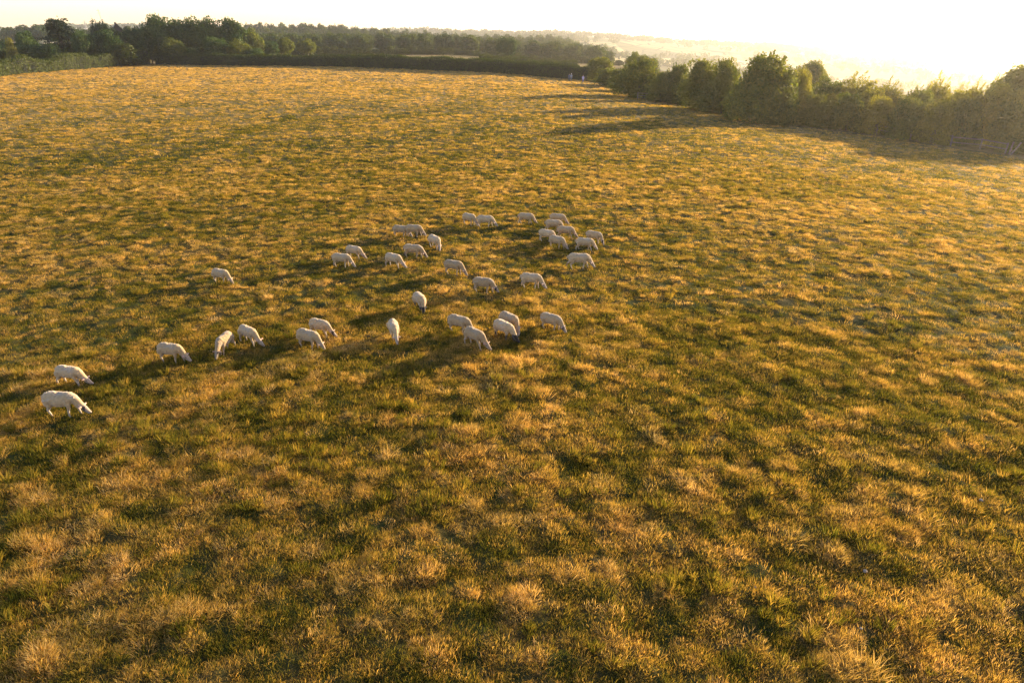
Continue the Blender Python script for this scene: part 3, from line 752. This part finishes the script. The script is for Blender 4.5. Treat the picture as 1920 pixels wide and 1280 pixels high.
# the wood
rows = 0
for y in (392, 412, 436, 475, 520, 575, 640, 710, 790):
    step = 11 / y * FPX / .91
    px = 440 + random.uniform(0, step)
    lim = float(np.interp(y, [350, 470, 600, 800], [1135, 1150, 1110, 1070]))
    while px < lim:
        sky_y = float(np.interp(px, [400, 450, 520, 600, 660, 700, 800, 850, 900, 960, 1040, 1065, 1100, 1130, 1150], [46, 43, 42, 44, 47, 52, 57, 60, 63, 64, 64, 70, 80, 92, 98]))
        x = world_x(px, y); z = h(x, y); x = world_x(px, y, z)
        hgt = random.uniform(11, 17)
        top_row = float(np.interp(y, [350, 790], [84, 44])) 
        want = max(sky_y + random.uniform(-2, 3) + max(0, (790 - y) / 440 * (96 - sky_y) * .8), sky_y)
        hgt = float(np.clip(zc(want, y) - z, 9, 21))
        if z + hgt < zc(sky_y - 3, y):
            tree('wood', 'woodland_tree', Vector((x, y, z)), min(16, hgt * random.uniform(1.0, 1.35)), hgt, 'round crowned tree in the hazy wood beyond the bush row', 'tree', 'trees of the wood')
            rows += 1
        px += step * random.uniform(.85, 1.15)
for px in range(-60, 440, 22):                         # far left wooded skyline
    y = 560 + random.uniform(-20, 20); yt = float(np.interp(px, [-60, 0, 30, 60, 100, 160, 200, 440], [66, 60, 48, 46, 45, 52, 52, 50])) + random.uniform(-1, 2)
    x = world_x(px, y); z = h(x, y); x = world_x(px, y, z)
    hgt = min(22, zc(yt, y) - z)
    if hgt > 4:
        tree('oak_far', 'skyline_tree', Vector((x, y, z)), hgt * 1.25, hgt, 'hazy round tree on the skyline behind the left conifers', 'tree', 'skyline trees on the left'); rows += 1
print('wood trees', rows)

# far ridge and valley woods (nobody could count them)
def far_wood():
    r = np.random.default_rng(91); Vs = []; Qs = []; base = 0; rn = []
    pts = []
    for i in range(900):                                # ridge crest line
        a = r.uniform(-.62, .42); y = r.uniform(2150, 2330); pts.append((a * y, y, r.uniform(9, 17)))
    for i in range(2600):
        a = r.uniform(-.1, .72); y = r.uniform(700, 3200); x = a * y
        if (fbm(np.array([x / 170]), np.array([y / 300]), 77, 3)[0] > .54): pts.append((x, y, r.uniform(7, 13)))
    P = np.array(pts); Z = H(P[:, 0], P[:, 1])
    for (x, y, s), z in zip(P, Z):
        n = 42; v = r.normal(0, 1, (n, 3)); v /= np.linalg.norm(v, axis=1, keepdims=True)
        q = r.uniform(.6, 1, n)[:, None]
        C = np.array([x, y, z + s * .55]) + v * q * np.array([s * .75, s * .75, s * .5])
        V, Q = leaf_quads(C, v + [0, 0, .3], np.full(n, s * .33) * r.uniform(.6, 1.3, n), r, 1.3)
        Vs.append(V); Qs.append(Q + base); base += len(V); rn.append(np.repeat(r.uniform(0, 1, n), 4))
    me = npmesh('distant_woods', np.vstack(Vs), [np.vstack(Qs)], M['leaf_wood'], False, {'leaf': np.concatenate(rn)})
    tag(link('distant_woods', me), 'hazy distant woods and hedges scattered over the ridge and valley', 'woodland', kind='stuff')
far_wood()

# ------------------------------------------------------------------ house gable and masts behind the left trees
def prism(name, pts, faces, mat, parent):
    me = bpy.data.meshes.new(name); me.from_pydata(pts, [], faces); me.update(); me.materials.append(mat)
    return link(name, me, parent)
hx, hy = world_x(232, 262), 262; hz = h(hx, hy); apex = zc(45, hy) - hz
ho = empty('house', (hx, hy, hz), math.radians(30))
tag(ho, 'house with a dark tiled gable roof half hidden behind the left trees', 'house')
wm = plain('render_wall', (.06, .045, .035), .9, .15, 3); rm = plain('roof_tile', (.04, .028, .02), .8, .3, 20)
e = apex - 3.2
prism('wall', [(-2.6, -4, 0), (2.6, -4, 0), (2.6, 4, 0), (-2.6, 4, 0), (-2.6, -4, e), (2.6, -4, e), (2.6, 4, e), (-2.6, 4, e), (0, -4, apex - .15), (0, 4, apex - .15)],
      [(0, 1, 5, 8, 4), (2, 3, 7, 9, 6), (1, 2, 6, 5), (3, 0, 4, 7)], wm, ho)
for s in (-1, 1):
    a, b = Vector((s * 2.9, -4.4, e - .45)), Vector((0, -4.4, apex)); nrm = Vector((s * .7, 0, .7)) * .14
    P = [a, b, b + Vector((0, 8.8, 0)), a + Vector((0, 8.8, 0))]
    P = [tuple(p) for p in P] + [tuple(p + Vector((0, 0, .16))) for p in P]
    prism('roof_slope', P, [(0, 1, 2, 3), (7, 6, 5, 4), (0, 4, 5, 1), (1, 5, 6, 2), (2, 6, 7, 3), (3, 7, 4, 0)], rm, ho)
me = join_tubes('chimney', [([(0, 2, apex - .8), (0, 2, apex + .5)], [.4, .38])], rm, 4, False); link('chimney', me, ho)
wf = join_tubes('window', [([(-1.2, -4.04, 1.2), (-1.2, -4.04, 2.4)], [.5, .5])], M['metal'], 4, False); link('window', wf, ho)

def pylon(px, y, ytop):
    x = world_x(px, y); z = h(x, y); T = zc(ytop, y) - z
    x = world_x(px, y, z + T)
    o = empty('electricity_pylon', (x, y, z), .3); tag(o, 'tiny hazy lattice pylon on the skyline right of the layered conifer', 'pylon')
    tb = []
    def w_(f): return (.08 * (1 - f) ** 1.4 + .012) * T
    for sx in (-1, 1):
        for sy in (-1, 1):
            tb.append(([(sx * w_(f), sy * w_(f), f * T) for f in (0, .25, .5, .75, 1)], [.22] * 5))
    for k in range(10):
        f0, f1 = k / 10, (k + 1) / 10
        for sy in (-1, 1):
            tb.append(([(-w_(f0), sy * w_(f0), f0 * T), (w_(f1), sy * w_(f1), f1 * T)], [.1, .1]))
            tb.append(([(w_(f0), sy * w_(f0), f0 * T), (-w_(f1), sy * w_(f1), f1 * T)], [.1, .1]))
    link('lattice_tower', join_tubes('lattice_tower', tb, M['metal'], 4), o)
    for f, L in ((.7, .17), (.82, .21), (.94, .14)):
        link('cross_arm', join_tubes('cross_arm', [([(-L * T, 0, f * T), (0, 0, (f + .03) * T), (L * T, 0, f * T)], [.12, .3, .12])], M['metal'], 4), o)
pylon(158, 1500, 39)
mx, my = world_x(204, 420), 420; mz = h(mx, my); mt = zc(17, my) - mz
mo = empty('mast', (mx, my, mz)); tag(mo, 'thin slightly leaning aerial mast above the conifer spires', 'mast')
link('pole', join_tubes('pole', [([(0, 0, 0), (-.1, 0, mt * .7), (-1.0, 0, mt)], [.28, .2, .09])], M['metal'], 6), mo)
link('antenna', join_tubes('antenna', [([(-1.9, 0, mt * .96), (-.1, 0, mt * .96)], [.07, .07]), ([(-1.6, 0, mt * .9), (.2, 0, mt * .9)], [.07, .07])], M['metal'], 5), mo)

# ------------------------------------------------------------------ fences
def box_between(a, b, w_, t_):
    a = Vector(a); b = Vector(b); d = (b - a); L = d.length; d.normalize()
    s = d.cross(Vector((0, 0, 1)));
    if s.length < .1: s = Vector((1, 0, 0))
    s.normalize(); u = s.cross(d)
    P = [p + s * i * t_ / 2 + u * j * w_ / 2 for p in (a, b) for i, j in ((-1, -1), (1, -1), (1, 1), (-1, 1))]
    return [tuple(p) for p in P], [(0, 1, 2, 3), (7, 6, 5, 4), (0, 4, 5, 1), (1, 5, 6, 2), (2, 6, 7, 3), (3, 7, 4, 0)]
def beam(name, a, b, w_, t_, mat, parent):
    P, F = box_between(a, b, w_, t_); me = bpy.data.meshes.new(name); me.from_pydata(P, [], F); me.materials.append(mat)
    return link(name, me, parent)
def fence(name, pix, hgt, rails, label, gap=2.4, mat='wood_grey', railw=.10, postw=.12):
    pts = [at(*q) for q in pix]; o = empty(name, pts[0]); tag(o, label, 'fence'); org = pts[0].copy()
    P = np.array([[p.x, p.y] for p in pts]); L = np.concatenate([[0], np.cumsum(np.hypot(*np.diff(P, axis=0).T))])
    n = max(1, round(L[-1] / gap)); s = np.linspace(0, L[-1], n + 1)
    Q = [Vector((np.interp(t, L, P[:, 0]), np.interp(t, L, P[:, 1]), 0)) for t in s]
    Q = [Vector((q.x, q.y, h(q.x, q.y))) - org for q in Q]
    for q in Q:
        ln = Vector((random.uniform(-.05, .05), random.uniform(-.05, .05), 0))
        beam('post', q - Vector((0, 0, .3)), q + Vector((0, 0, hgt + .08)) + ln, postw, postw, M[mat], o)
    for a, b in zip(Q[:-1], Q[1:]):
        for f in rails:
            e1, e2 = random.uniform(-.03, .03), random.uniform(-.03, .03)
            off = Vector((0, -postw * .5 - .025, 0))
            beam('rail', a + Vector((0, 0, hgt * f + e1)) + off, b + Vector((0, 0, hgt * f + e2)) + off, railw, .04, M[mat], o)
    return o, Q, org
fence('rail_fence', [(1575, 243), (1640, 252), (1700, 262), (1760, 271), (1780, 274)], 1.15, (.5, .95), 'low dark post and rail fence in the shade of the right hedgerow')
M['wood_pale'] = plain('wood_pale', (.13, .11, .085), .85, .25, 8)
o, Q, org = fence('rail_fence', [(1782, 275), (1835, 281), (1884, 289)], 1.1, (.48, .97), 'pale two rail fence beside the gap in the right hedgerow', mat='wood_pale', railw=.11)
for k, (px, py, lx) in enumerate(((1890, 290, .25), (1892, 291, .95))):
    p = at(px, py); q = empty('leaning_post', p); tag(q, ['short dark upright post at the end of the pale rail fence', 'pale post leaning right at the end of the pale rail fence'][k], 'post')
    beam('post_shaft', (0, 0, -.3), (lx, 0, 1.35), .12, .12, M['wood_grey' if k == 0 else 'wood_pale'], q)
    beam('brace', (.15, .05, .05), (.5, .3, .5), .05, .05, M['wood_grey'], q)
fence('hurdle', [(1195, 187), (1233, 190)], 1.1, (.3, .62, .95), 'grey wooden hurdle standing in the shade under the second hedgerow tree', gap=1.7)

# ------------------------------------------------------------------ sheep
def sheep_material():
    m, nt, out = new_mat('sheep_coat')
    c = attr(nt, 'coat').outputs['Color']; oi = N(nt, 'ShaderNodeObjectInfo'); tc = N(nt, 'ShaderNodeTexCoord')
    n = noise(nt, 9, 4, tc.outputs['Object']); n2 = noise(nt, 45, 3, tc.outputs['Object'])
    c2 = mixc(nt, 1.0, c, ramp(nt, n, [(.3, (.80, .76, .72)), (.65, (1.04, 1.02, 1.0))]), 'MULTIPLY')
    c3 = mixc(nt, 1.0, c2, ramp(nt, oi.outputs['Random'], [(0, (.78, .72, .62)), (.5, (.95, .90, .80)), (1, (1.08, 1.05, .98))]), 'MULTIPLY')
    b = N(nt, 'ShaderNodeBsdfPrincipled'); b.inputs['Roughness'].default_value = .9; b.inputs['Specular IOR Level'].default_value = .1
    b.inputs['Sheen Weight'].default_value = .25; b.inputs['Sheen Roughness'].default_value = .5
    b.inputs['Subsurface Weight'].default_value = .12; b.inputs['Subsurface Radius'].default_value = (.03, .02, .012)
    nt.links.new(c3, b.inputs['Base Color'])
    bp = N(nt, 'ShaderNodeBump'); bp.inputs['Strength'].default_value = .5; bp.inputs['Distance'].default_value = .012
    nt.links.new(n2, bp.inputs['Height']); nt.links.new(bp.outputs[0], b.inputs['Normal'])
    nt.links.new(b.outputs[0], out.inputs[0])
    return m
SM = sheep_material()

def ellipse_loft(rings, seg=18):
    """rings: (centre, half width across y, half height in path plane)"""
    V = []; F = []; n = len(rings); cs = [Vector(r[0]) for r in rings]
    for i, (c, rw, rh) in enumerate(rings):
        d = (cs[min(i + 1, n - 1)] - cs[max(i - 1, 0)]).normalized()
        side = Vector((0, 0, 1)).cross(d)
        side = side.normalized() if side.length > .15 else Vector((0, 1, 0))
        up = d.cross(side).normalized()
        for k in range(seg):
            t = 2 * math.pi * k / seg; V.append(cs[i] + side * math.cos(t) * rw + up * math.sin(t) * rh)
    for i in range(n - 1):
        for k in range(seg): F.append((i * seg + k, i * seg + (k + 1) % seg, (i + 1) * seg + (k + 1) % seg, (i + 1) * seg + k))
    F.append(tuple(range(seg - 1, -1, -1))); F.append(tuple(range((n - 1) * seg, n * seg)))
    return V, F

def sheep_mesh(pose, face):
    yaw = pose['head']                                    # sideways swing of neck and head
    body = [((-.43, 0, .58), .05, .06), ((-.40, 0, .565), .125, .13), ((-.32, 0, .55), .170, .180), ((-.20, 0, .535), .192, .200), ((-.05, 0, .52), .210, .208),
            ((.10, 0, .52), .205, .204), ((.23, 0, .54), .176, .196), ((.33, 0, .555), .140, .178)]
    neck = [(.41, .53, .115, .150), (.475, .455, .092, .122), (.535, .375, .078, .100), (.585, .30, .066, .084),
            (.625, .235, .070, .084), (.67, .17, .062, .070), (.715, .115, .044, .052), (.75, .075, .036, .042), (.765, .058, .020, .024)]
    lift = pose.get('lift', 0)
    rings = list(body)
    for i, (x, z, rw, rh) in enumerate(neck):
        t = (x - .33) / .435
        rings.append(((x - abs(yaw) * .10 * t, yaw * t * t * .45, z + lift * t), rw, rh))
    parts = [ellipse_loft(rings)]
    hx_, hy_, hz_ = [rings[-5][0][i] for i in range(3)]
    def leg(pts, rad): v, f = tube(pts, rad, 10); k = 10; f = f + [tuple(range(k - 1, -1, -1)), tuple(range(len(v) - k, len(v)))]; parts.append((v, f))
    for s, fx in ((1, pose['fr']), (-1, pose['fl'])):
        y = s * .095
        leg([(.27, y, .52), (.285, y * 1.08, .40), (.29 + fx * .5, y, .26), (.285 + fx * .75, y * .95, .21), (.285 + fx, y * .9, .06), (.30 + fx, y * .9, .025), (.315 + fx, y * .9, -.01)],
            [.085, .072, .038, .033, .021, .027, .029])
    for s, fx in ((1, pose['hr']), (-1, pose['hl'])):
        y = s * .105
        leg([(-.27, y, .55), (-.26, y * 1.12, .42), (-.27 + fx * .3, y * 1.05, .33), (-.385 + fx * .6, y, .215), (-.375 + fx * .85, y * .95, .14), (-.36 + fx, y * .9, .05), (-.35 + fx, y * .9, .02), (-.335 + fx, y * .9, -.01)],
            [.125, .11, .07, .034, .028, .022, .027, .029])
    # tail
    leg([(-.42, 0, .62), (-.475, .005, .58), (-.49, .01, .48), (-.485, .012, .38)], [.03, .028, .024, .014])
    # ears, udder/belly
    hd = Vector((hx_, hy_, hz_))
    for s in (-1, 1):
        c0 = hd + Vector((-.02, s * .05, .055)); c1 = hd + Vector((-.035, s * .105, .072)); c2 = hd + Vector((-.04, s * .18, .07))
        leg([c0, c1, c2], [.02, .032, .014])
    leg([(-.16, 0, .36), (-.18, 0, .325), (-.185, 0, .29)], [.09, .075, .03])
    V = []; F = []
    for v, f in parts:
        k = len(V); V += v; F += [tuple(i + k for i in q) for q in f]
    me = bpy.data.meshes.new('tmp'); me.from_pydata([tuple(p) for p in V], [], F); me.update()
    bm = bmesh.new(); bm.from_mesh(me); bmesh.ops.recalc_face_normals(bm, faces=bm.faces); bm.to_mesh(me); bm.free()
    ob = bpy.data.objects.new('tmp', me); COL.objects.link(ob)
    r = ob.modifiers.new('r', 'REMESH'); r.mode = 'VOXEL'; r.voxel_size = .0125; r.use_smooth_shade = True
    s = ob.modifiers.new('s', 'SMOOTH'); s.factor = .5; s.iterations = 3
    dg = bpy.context.evaluated_depsgraph_get(); me2 = bpy.data.meshes.new_from_object(ob.evaluated_get(dg)); bpy.data.objects.remove(ob)
    me2.name = 'sheep'
    n = len(me2.vertices); co = np.zeros(n * 3); me2.vertices.foreach_get('co', co); co = co.reshape(-1, 3)
    nr = np.zeros(n * 3); me2.vertices.foreach_get('normal', nr); nr = nr.reshape(-1, 3)
    k_ = sstep(.28, .36, co[:, 2]) * sstep(.55, .45, co[:, 0])
    lump = (fbm(co[:, 0] * 9 + co[:, 1] * 5, co[:, 2] * 9 + co[:, 1] * 7, 8 + face, 3) - .5) * .045 + (fbm(co[:, 0] * 34, (co[:, 2] + co[:, 1]) * 30, 18, 2) - .5) * .016
    co = co + nr * (lump * k_)[:, None]; me2.vertices.foreach_set('co', co.ravel())
    x, y, z = co.T
    # wrinkled, uneven shorn coat
    col = np.tile([.42, .315, .185], (n, 1))
    dirt = sstep(.40, .30, z)[:, None] * .35; col = col * (1 - dirt) + np.array([.38, .29, .20]) * dirt
    st = sstep(.60, .70, fbm(x * 5 + face * 3, y * 5 + z * 7, 5 + face, 2))[:, None] * .45; col = col * (1 - st) + np.array([.36, .33, .29]) * st
    if face != 1:
        sm = sstep(.20, .08, np.hypot((x + .12 - .1 * face) * 1.0, y * 1.3 + .05))[:, None] * (z > .62)[:, None] * .4 * sstep(.35, .6, fbm(x * 14, y * 14, 3, 2))[:, None]; col = col * (1 - sm) + np.array([.16, .16, .17]) * sm
    hdm = sstep(.56, .60, x - lift * .0)[:, None] * (z < .36)[:, None]
    fc = {0: (.36, .29, .23), 1: (.03, .024, .02), 2: (.34, .28, .23)}[face]
    col = col * (1 - hdm) + np.array(fc) * hdm
    if face == 2:          # white face with dark patches round eyes and cheeks
        dp = ((x > .59) & (x < .665) & (z < .32)); col[dp] = (.07, .055, .05)
        mz = (x > .735) & (z < .11); col[mz] = (.03, .025, .02)
    if face == 0:
        d = np.sqrt((x - (hd.x + .02)) ** 2 + (z - hd.z) ** 2 * 1.0); ey = (d < .018) & (np.abs(y - hd.y) > .035); col[ey] = (.02, .015, .01)
        mz = (x > .75) & (z < .09 + lift); col[mz] = (.10, .07, .06)
    lg = (z < .30) & (x < .50); c = (.05, .04, .035) if face == 1 else (.42, .35, .27)
    t = sstep(.30, .24, z)[:, None] * lg[:, None]; col = col * (1 - t) + np.array(c) * t
    col[(z < .035) & (x < .60)] = (.05, .04, .03)
    ear = (np.abs(y - hd.y) > .08) & (x > .52) & (z > .2) & (z < .4); col[ear] = (.05, .04, .04) if face == 1 else (.50, .34, .27)
    tl = (x < -.455); k = sstep(.56, .44, z)[:, None] * tl[:, None]; col = col * (1 - k) + np.array((.16, .11, .08)) * k
    a = me2.attributes.new('coat', 'FLOAT_COLOR', 'POINT'); cc = np.ones((n, 4), dtype=np.float32); cc[:, :3] = col; a.data.foreach_set('color', cc.ravel())
    me2.materials.clear(); me2.materials.append(SM)
    me2.polygons.foreach_set('use_smooth', np.ones(len(me2.polygons), dtype=bool))
    return me2
POSES = [
 dict(head=.0, fr=.06, fl=-.05, hr=-.10, hl=.12), dict(head=.35, fr=-.08, fl=.12, hr=.08, hl=-.04),
 dict(head=-.35, fr=.0, fl=.06, hr=.02, hl=.14), dict(head=.15, fr=.16, fl=-.06, hr=-.14, hl=.10, lift=.02),
]
SH = {}
def smesh(p, f):
    if (p, f) not in SH: SH[(p, f)] = sheep_mesh(POSES[p], f)
    return SH[(p, f)]
SHEEP = [  # x, y, heading in degrees, size, pose, face, label
 (-2.25, 35.06, -38, 0.86, 0, 0, 'sheep at the left of the back row, its head hidden behind the next sheep'),
 (-1.41, 34.64, -8, 0.9, 3, 0, 'sheep grazing second from left in the back row, overlapping the leftmost one'),
 (0.7, 35.42, -10, 0.86, 1, 0, 'lone sheep in the middle of the back row'),
 (2.35, 34.99, -22, 0.86, 1, 0, 'rearmost sheep of the right hand cluster, farthest from the camera'),
 (2.06, 33.81, -8, 0.86, 0, 0, 'sheep directly in front of the rearmost one of the right cluster'),
 (2.6, 32.63, -14, 0.86, 1, 0, 'sheep in the heart of the right cluster, facing right'),
 (1.64, 31.92, -30, 0.86, 0, 0, 'sheep at the left of the right cluster, partly hidden by its neighbour'),
 (2.08, 31.04, -38, 0.86, 3, 0, 'sheep overlapping the leftmost one of the right cluster'),
 (3.88, 31.73, -32, 0.86, 2, 2, 'grey faced sheep at the far right of the whole flock'),
 (3.33, 30.58, -12, 0.87, 1, 0, 'sheep just in front of the grey faced one on the far right'),
 (2.81, 27.9, -3, 0.98, 3, 0, 'striding sheep alone below the right cluster'),
 (-5.53, 33.04, -16, 0.86, 0, 0, 'sheep half hidden behind the dark smudged one at upper left of centre'),
 (-4.86, 32.9, -14, 0.88, 3, 0, 'sheep with a dark smudge on its back overlapping the one behind'),
 (-3.61, 30.86, -52, 0.9, 2, 0, 'sheep turned towards the camera right of the smudged one'),
 (-4.44, 29.44, -14, 0.92, 3, 2, 'dark cheeked sheep in the row below the smudged one'),
 (-5.08, 28.01, -32, 0.86, 1, 0, 'sheep left of the dark cheeked one and slightly nearer'),
 (-2.44, 27.0, -24, 0.88, 0, 0, 'sheep alone in the middle, above the one with the dark eye patch'),
 (-7.08, 29.46, -28, 0.86, 1, 0, 'rear sheep of the pair on the upper left'),
 (-7.37, 28.23, -12, 0.87, 0, 0, 'front sheep of the pair on the upper left'),
 (-11.77, 26.2, -24, 0.86, 0, 0, 'solitary sheep far out on the left'),
 (-1.13, 25.03, -22, 0.88, 3, 2, 'sheep with a dark eye patch left of the centre right one'),
 (0.73, 25.53, -18, 0.88, 0, 0, 'sheep with a long shadow right of the one with the dark eye patch'),
 (-3.36, 23.27, -62, 0.9, 2, 1, 'dark faced sheep grazing towards the camera in the centre'),
 (-3.9, 20.67, -72, 0.88, 0, 0, 'sheep facing the camera alone at the centre left'),
 (-1.8, 21.11, -28, 0.88, 0, 0, 'rear sheep of the overlapping pair near the centre'),
 (-1.2, 19.78, -44, 0.88, 1, 0, 'nearest sheep of the central group, in front of its pair'),
 (-0.11, 21.29, -48, 0.9, 2, 0, 'pale faced sheep half hidden behind the black faced one'),
 (-0.28, 20.62, -46, 0.9, 3, 1, 'black faced and dark legged sheep in the central group'),
 (1.31, 21.38, -38, 0.87, 0, 2, 'sheep at the right end of the nearer row'),
 (-6.39, 20.84, -28, 0.86, 1, 2, 'rear sheep of the pair left of centre'),
 (-6.55, 19.99, -26, 0.9, 0, 0, 'front sheep of the pair left of centre'),
 (-8.54, 20.21, -36, 0.87, 1, 0, 'sheep just right of the one facing the camera with a dark brow'),
 (-9.05, 19.6, -97, 0.88, 0, 2, 'sheep with a dark brow facing the camera on the left'),
 (-10.39, 18.77, -14, 0.88, 3, 0, 'sheep walking alone left of the camera facing one'),
 (-12.67, 17.38, -12, 0.86, 1, 0, 'upper of the two sheep near the left edge'),
 (-11.83, 15.63, -4, 0.98, 3, 2, 'nearest sheep of the flock, lower of the two at the left edge'),
]
for x, y, hd_, sc, pose, face, lab in SHEEP:
    o = bpy.data.objects.new('sheep', smesh(pose, face)); COL.objects.link(o)
    o.location = (x, y, h(x, y) - .02); o.rotation_euler = (0, random.uniform(-.02, .02), math.radians(hd_)); o.scale = (sc, sc * random.uniform(.93, 1.06), sc * random.uniform(.95, 1.0))
    tag(o, lab, 'sheep', 'sheep grazing in the pasture')

# ------------------------------------------------------------------ walkers
def person(px, py, heading, shirt, legs, hair, label, stride=.16):
    p = at(px, py); o = empty('person', (p.x, p.y, p.z - .08), heading, (.92, .92, .92))
    tag(o, label, 'person', 'walkers by the far hedge')
    skin = plain('skin', (.45, .27, .19), .6, .08)
    pts = [(0, 0, .95), (0, 0, 1.12), (0, 0, 1.36), (0, 0, 1.48), (.01, 0, 1.54), (.015, 0, 1.64), (.01, 0, 1.72)]
    rad = [.145, .13, .16, .062, .058, .092, .06]
    edges = [(i, i + 1) for i in range(6)]
    def chain(start, ps, rs):
        prev = start
        for q, r_ in zip(ps, rs):
            pts.append(q); rad.append(r_); edges.append((prev, len(pts) - 1)); prev = len(pts) - 1
        return prev
    hands = []
    for s in (-1, 1):
        chain(0, [(.0, s * .09, .90), (s * stride * .5 + .02, s * .095, .50), (s * stride - .02, s * .095, .09), (s * stride + .10, s * .10, .04)], [.095, .06, .042, .04])
        hnd = chain(2, [(0, s * .19, 1.38), (-s * .06, s * .24, 1.12), (-s * .02 + .06, s * .25, .88), (-s * .02 + .08, s * .25, .80)], [.055, .042, .03, .034])
        for k in range(4):
            q = pts[hnd]; chain(hnd, [(q[0] - .028 + k * .019, q[1], q[2] - .05), (q[0] - .03 + k * .02, q[1] - s * .01, q[2] - .085 - .01 * (k in (1, 2)))], [.0095, .008])
        q = pts[hnd]; chain(hnd, [(q[0] + .045, q[1] - s * .01, q[2] - .02), (q[0] + .05, q[1] - s * .015, q[2] - .05)], [.011, .009])
    me = bpy.data.meshes.new('body'); me.from_pydata(pts, edges, []); ob = bpy.data.objects.new('tmp', me); COL.objects.link(ob)
    sk = ob.modifiers.new('s', 'SKIN'); ob.modifiers.new('u', 'SUBSURF').levels = 1
    for v, r_ in zip(me.skin_vertices[0].data, rad): v.radius = (r_, r_)
    me.skin_vertices[0].data[0].use_root = True
    dg = bpy.context.evaluated_depsgraph_get(); m2 = bpy.data.meshes.new_from_object(ob.evaluated_get(dg)); bpy.data.objects.remove(ob)
    m2.materials.clear(); m2.materials.append(skin); link('body', m2, o)
    tp = plain('cloth', shirt, .9, .08); lp = plain('cloth_legs', legs, .9, .08); hp = plain('hair', hair, .8, .2)
    T = [([(0, 0, .84), (0, 0, .98), (0, 0, 1.15), (0, 0, 1.34), (0, 0, 1.45)], [.19, .18, .165, .205, .09])]
    for s in (-1, 1): T.append(([(0, s * .15, 1.40), (0, s * .215, 1.36), (-s * .05, s * .25, 1.14)], [.08, .075, .062]))
    link('shirt', join_tubes('shirt', T, tp, 12), o)
    T = []
    for s in (-1, 1): T.append(([(0, s * .08, .95), (s * stride * .5 + .02, s * .095, .50), (s * stride - .02, s * .095, .10)], [.125, .085, .062]))
    link('trousers', join_tubes('trousers', T, lp, 12), o)
    for s in (-1, 1): link('shoe', join_tubes('shoe', [([(s * stride - .07, s * .095, .045), (s * stride + .16, s * .1, .04)], [.055, .045])], hp, 8), o)
    link('hair', join_tubes('hair', [([(-.05, 0, 1.58), (-.03, 0, 1.68), (.0, 0, 1.77), (.02, 0, 1.80)], [.07, .105, .085, .02])], hp, 12), o)
    return o
person(1071, 152, -1.9, (.24, .29, .33), (.12, .15, .18), (.70, .66, .58), 'walker in a pale blue grey top and a white hat near the far hedge')
person(1067, 152, -1.7, (.07, .11, .14), (.05, .07, .09), (.05, .04, .03), 'walker in dark blue grey clothes just left of the white hatted one')
person(1093, 155, -2.0, (.42, .38, .60), (.22, .21, .32), (.30, .22, .22), 'walker in a pale lavender top on the far path, rightmost of the three')

# ------------------------------------------------------------------ loose stones
stm = plain('flint', (.24, .19, .14), .8, .25, 12)
for px, py, s, lab in ((1623, 1069, .04, 'pale rounded flint lying in the grass at lower right'), (1838, 942, .04, 'flat reddish stone beside the bright green clump on the right'),
                       (1417, 1102, .025, 'tiny white pebble below left of the pale flint'), (1614, 1180, .025, 'tiny white pebble straight below the pale flint'), (452, 650, .0, '')):
    if s == 0: continue
    bm = bmesh.new(); bmesh.ops.create_icosphere(bm, subdivisions=3, radius=1)
    for v in bm.verts:
        n_ = float(fbm(np.array([v.co.x * 1.3 + px]), np.array([v.co.y * 1.3 + v.co.z]), 3, 3)[0]); v.co *= (.75 + .5 * n_); v.co.z *= .65
    me = bpy.data.meshes.new('stone'); bm.to_mesh(me); bm.free(); me.materials.append(stm)
    for f in me.polygons: f.use_smooth = True
    p = at(px, py); o = link('stone', me); o.location = (p.x, p.y, p.z + s * .9 + .03); o.scale = (s, s, s); tag(o, lab, 'stone', None)

# ------------------------------------------------------------------ haze
def build_haze():
    m, nt, out = new_mat('haze'); v = N(nt, 'ShaderNodeVolumePrincipled')
    v.inputs['Density'].default_value = HAZE; v.inputs['Color'].default_value = (1.0, .93, .84, 1); v.inputs['Anisotropy'].default_value = .72
    nt.links.new(v.outputs[0], out.inputs['Volume'])
    me = bpy.data.meshes.new('haze'); bm = bmesh.new(); bmesh.ops.create_cube(bm, size=1); bm.to_mesh(me); bm.free()
    me.materials.append(m); o = link('haze', me)
    o.location = (0, 0, -30); o.scale = (18400, 18400, 150); tag(o, kind='stuff')
    tag(o, 'thin golden evening haze over the fields and valley', 'haze')
HAZE = .00016
build_haze()
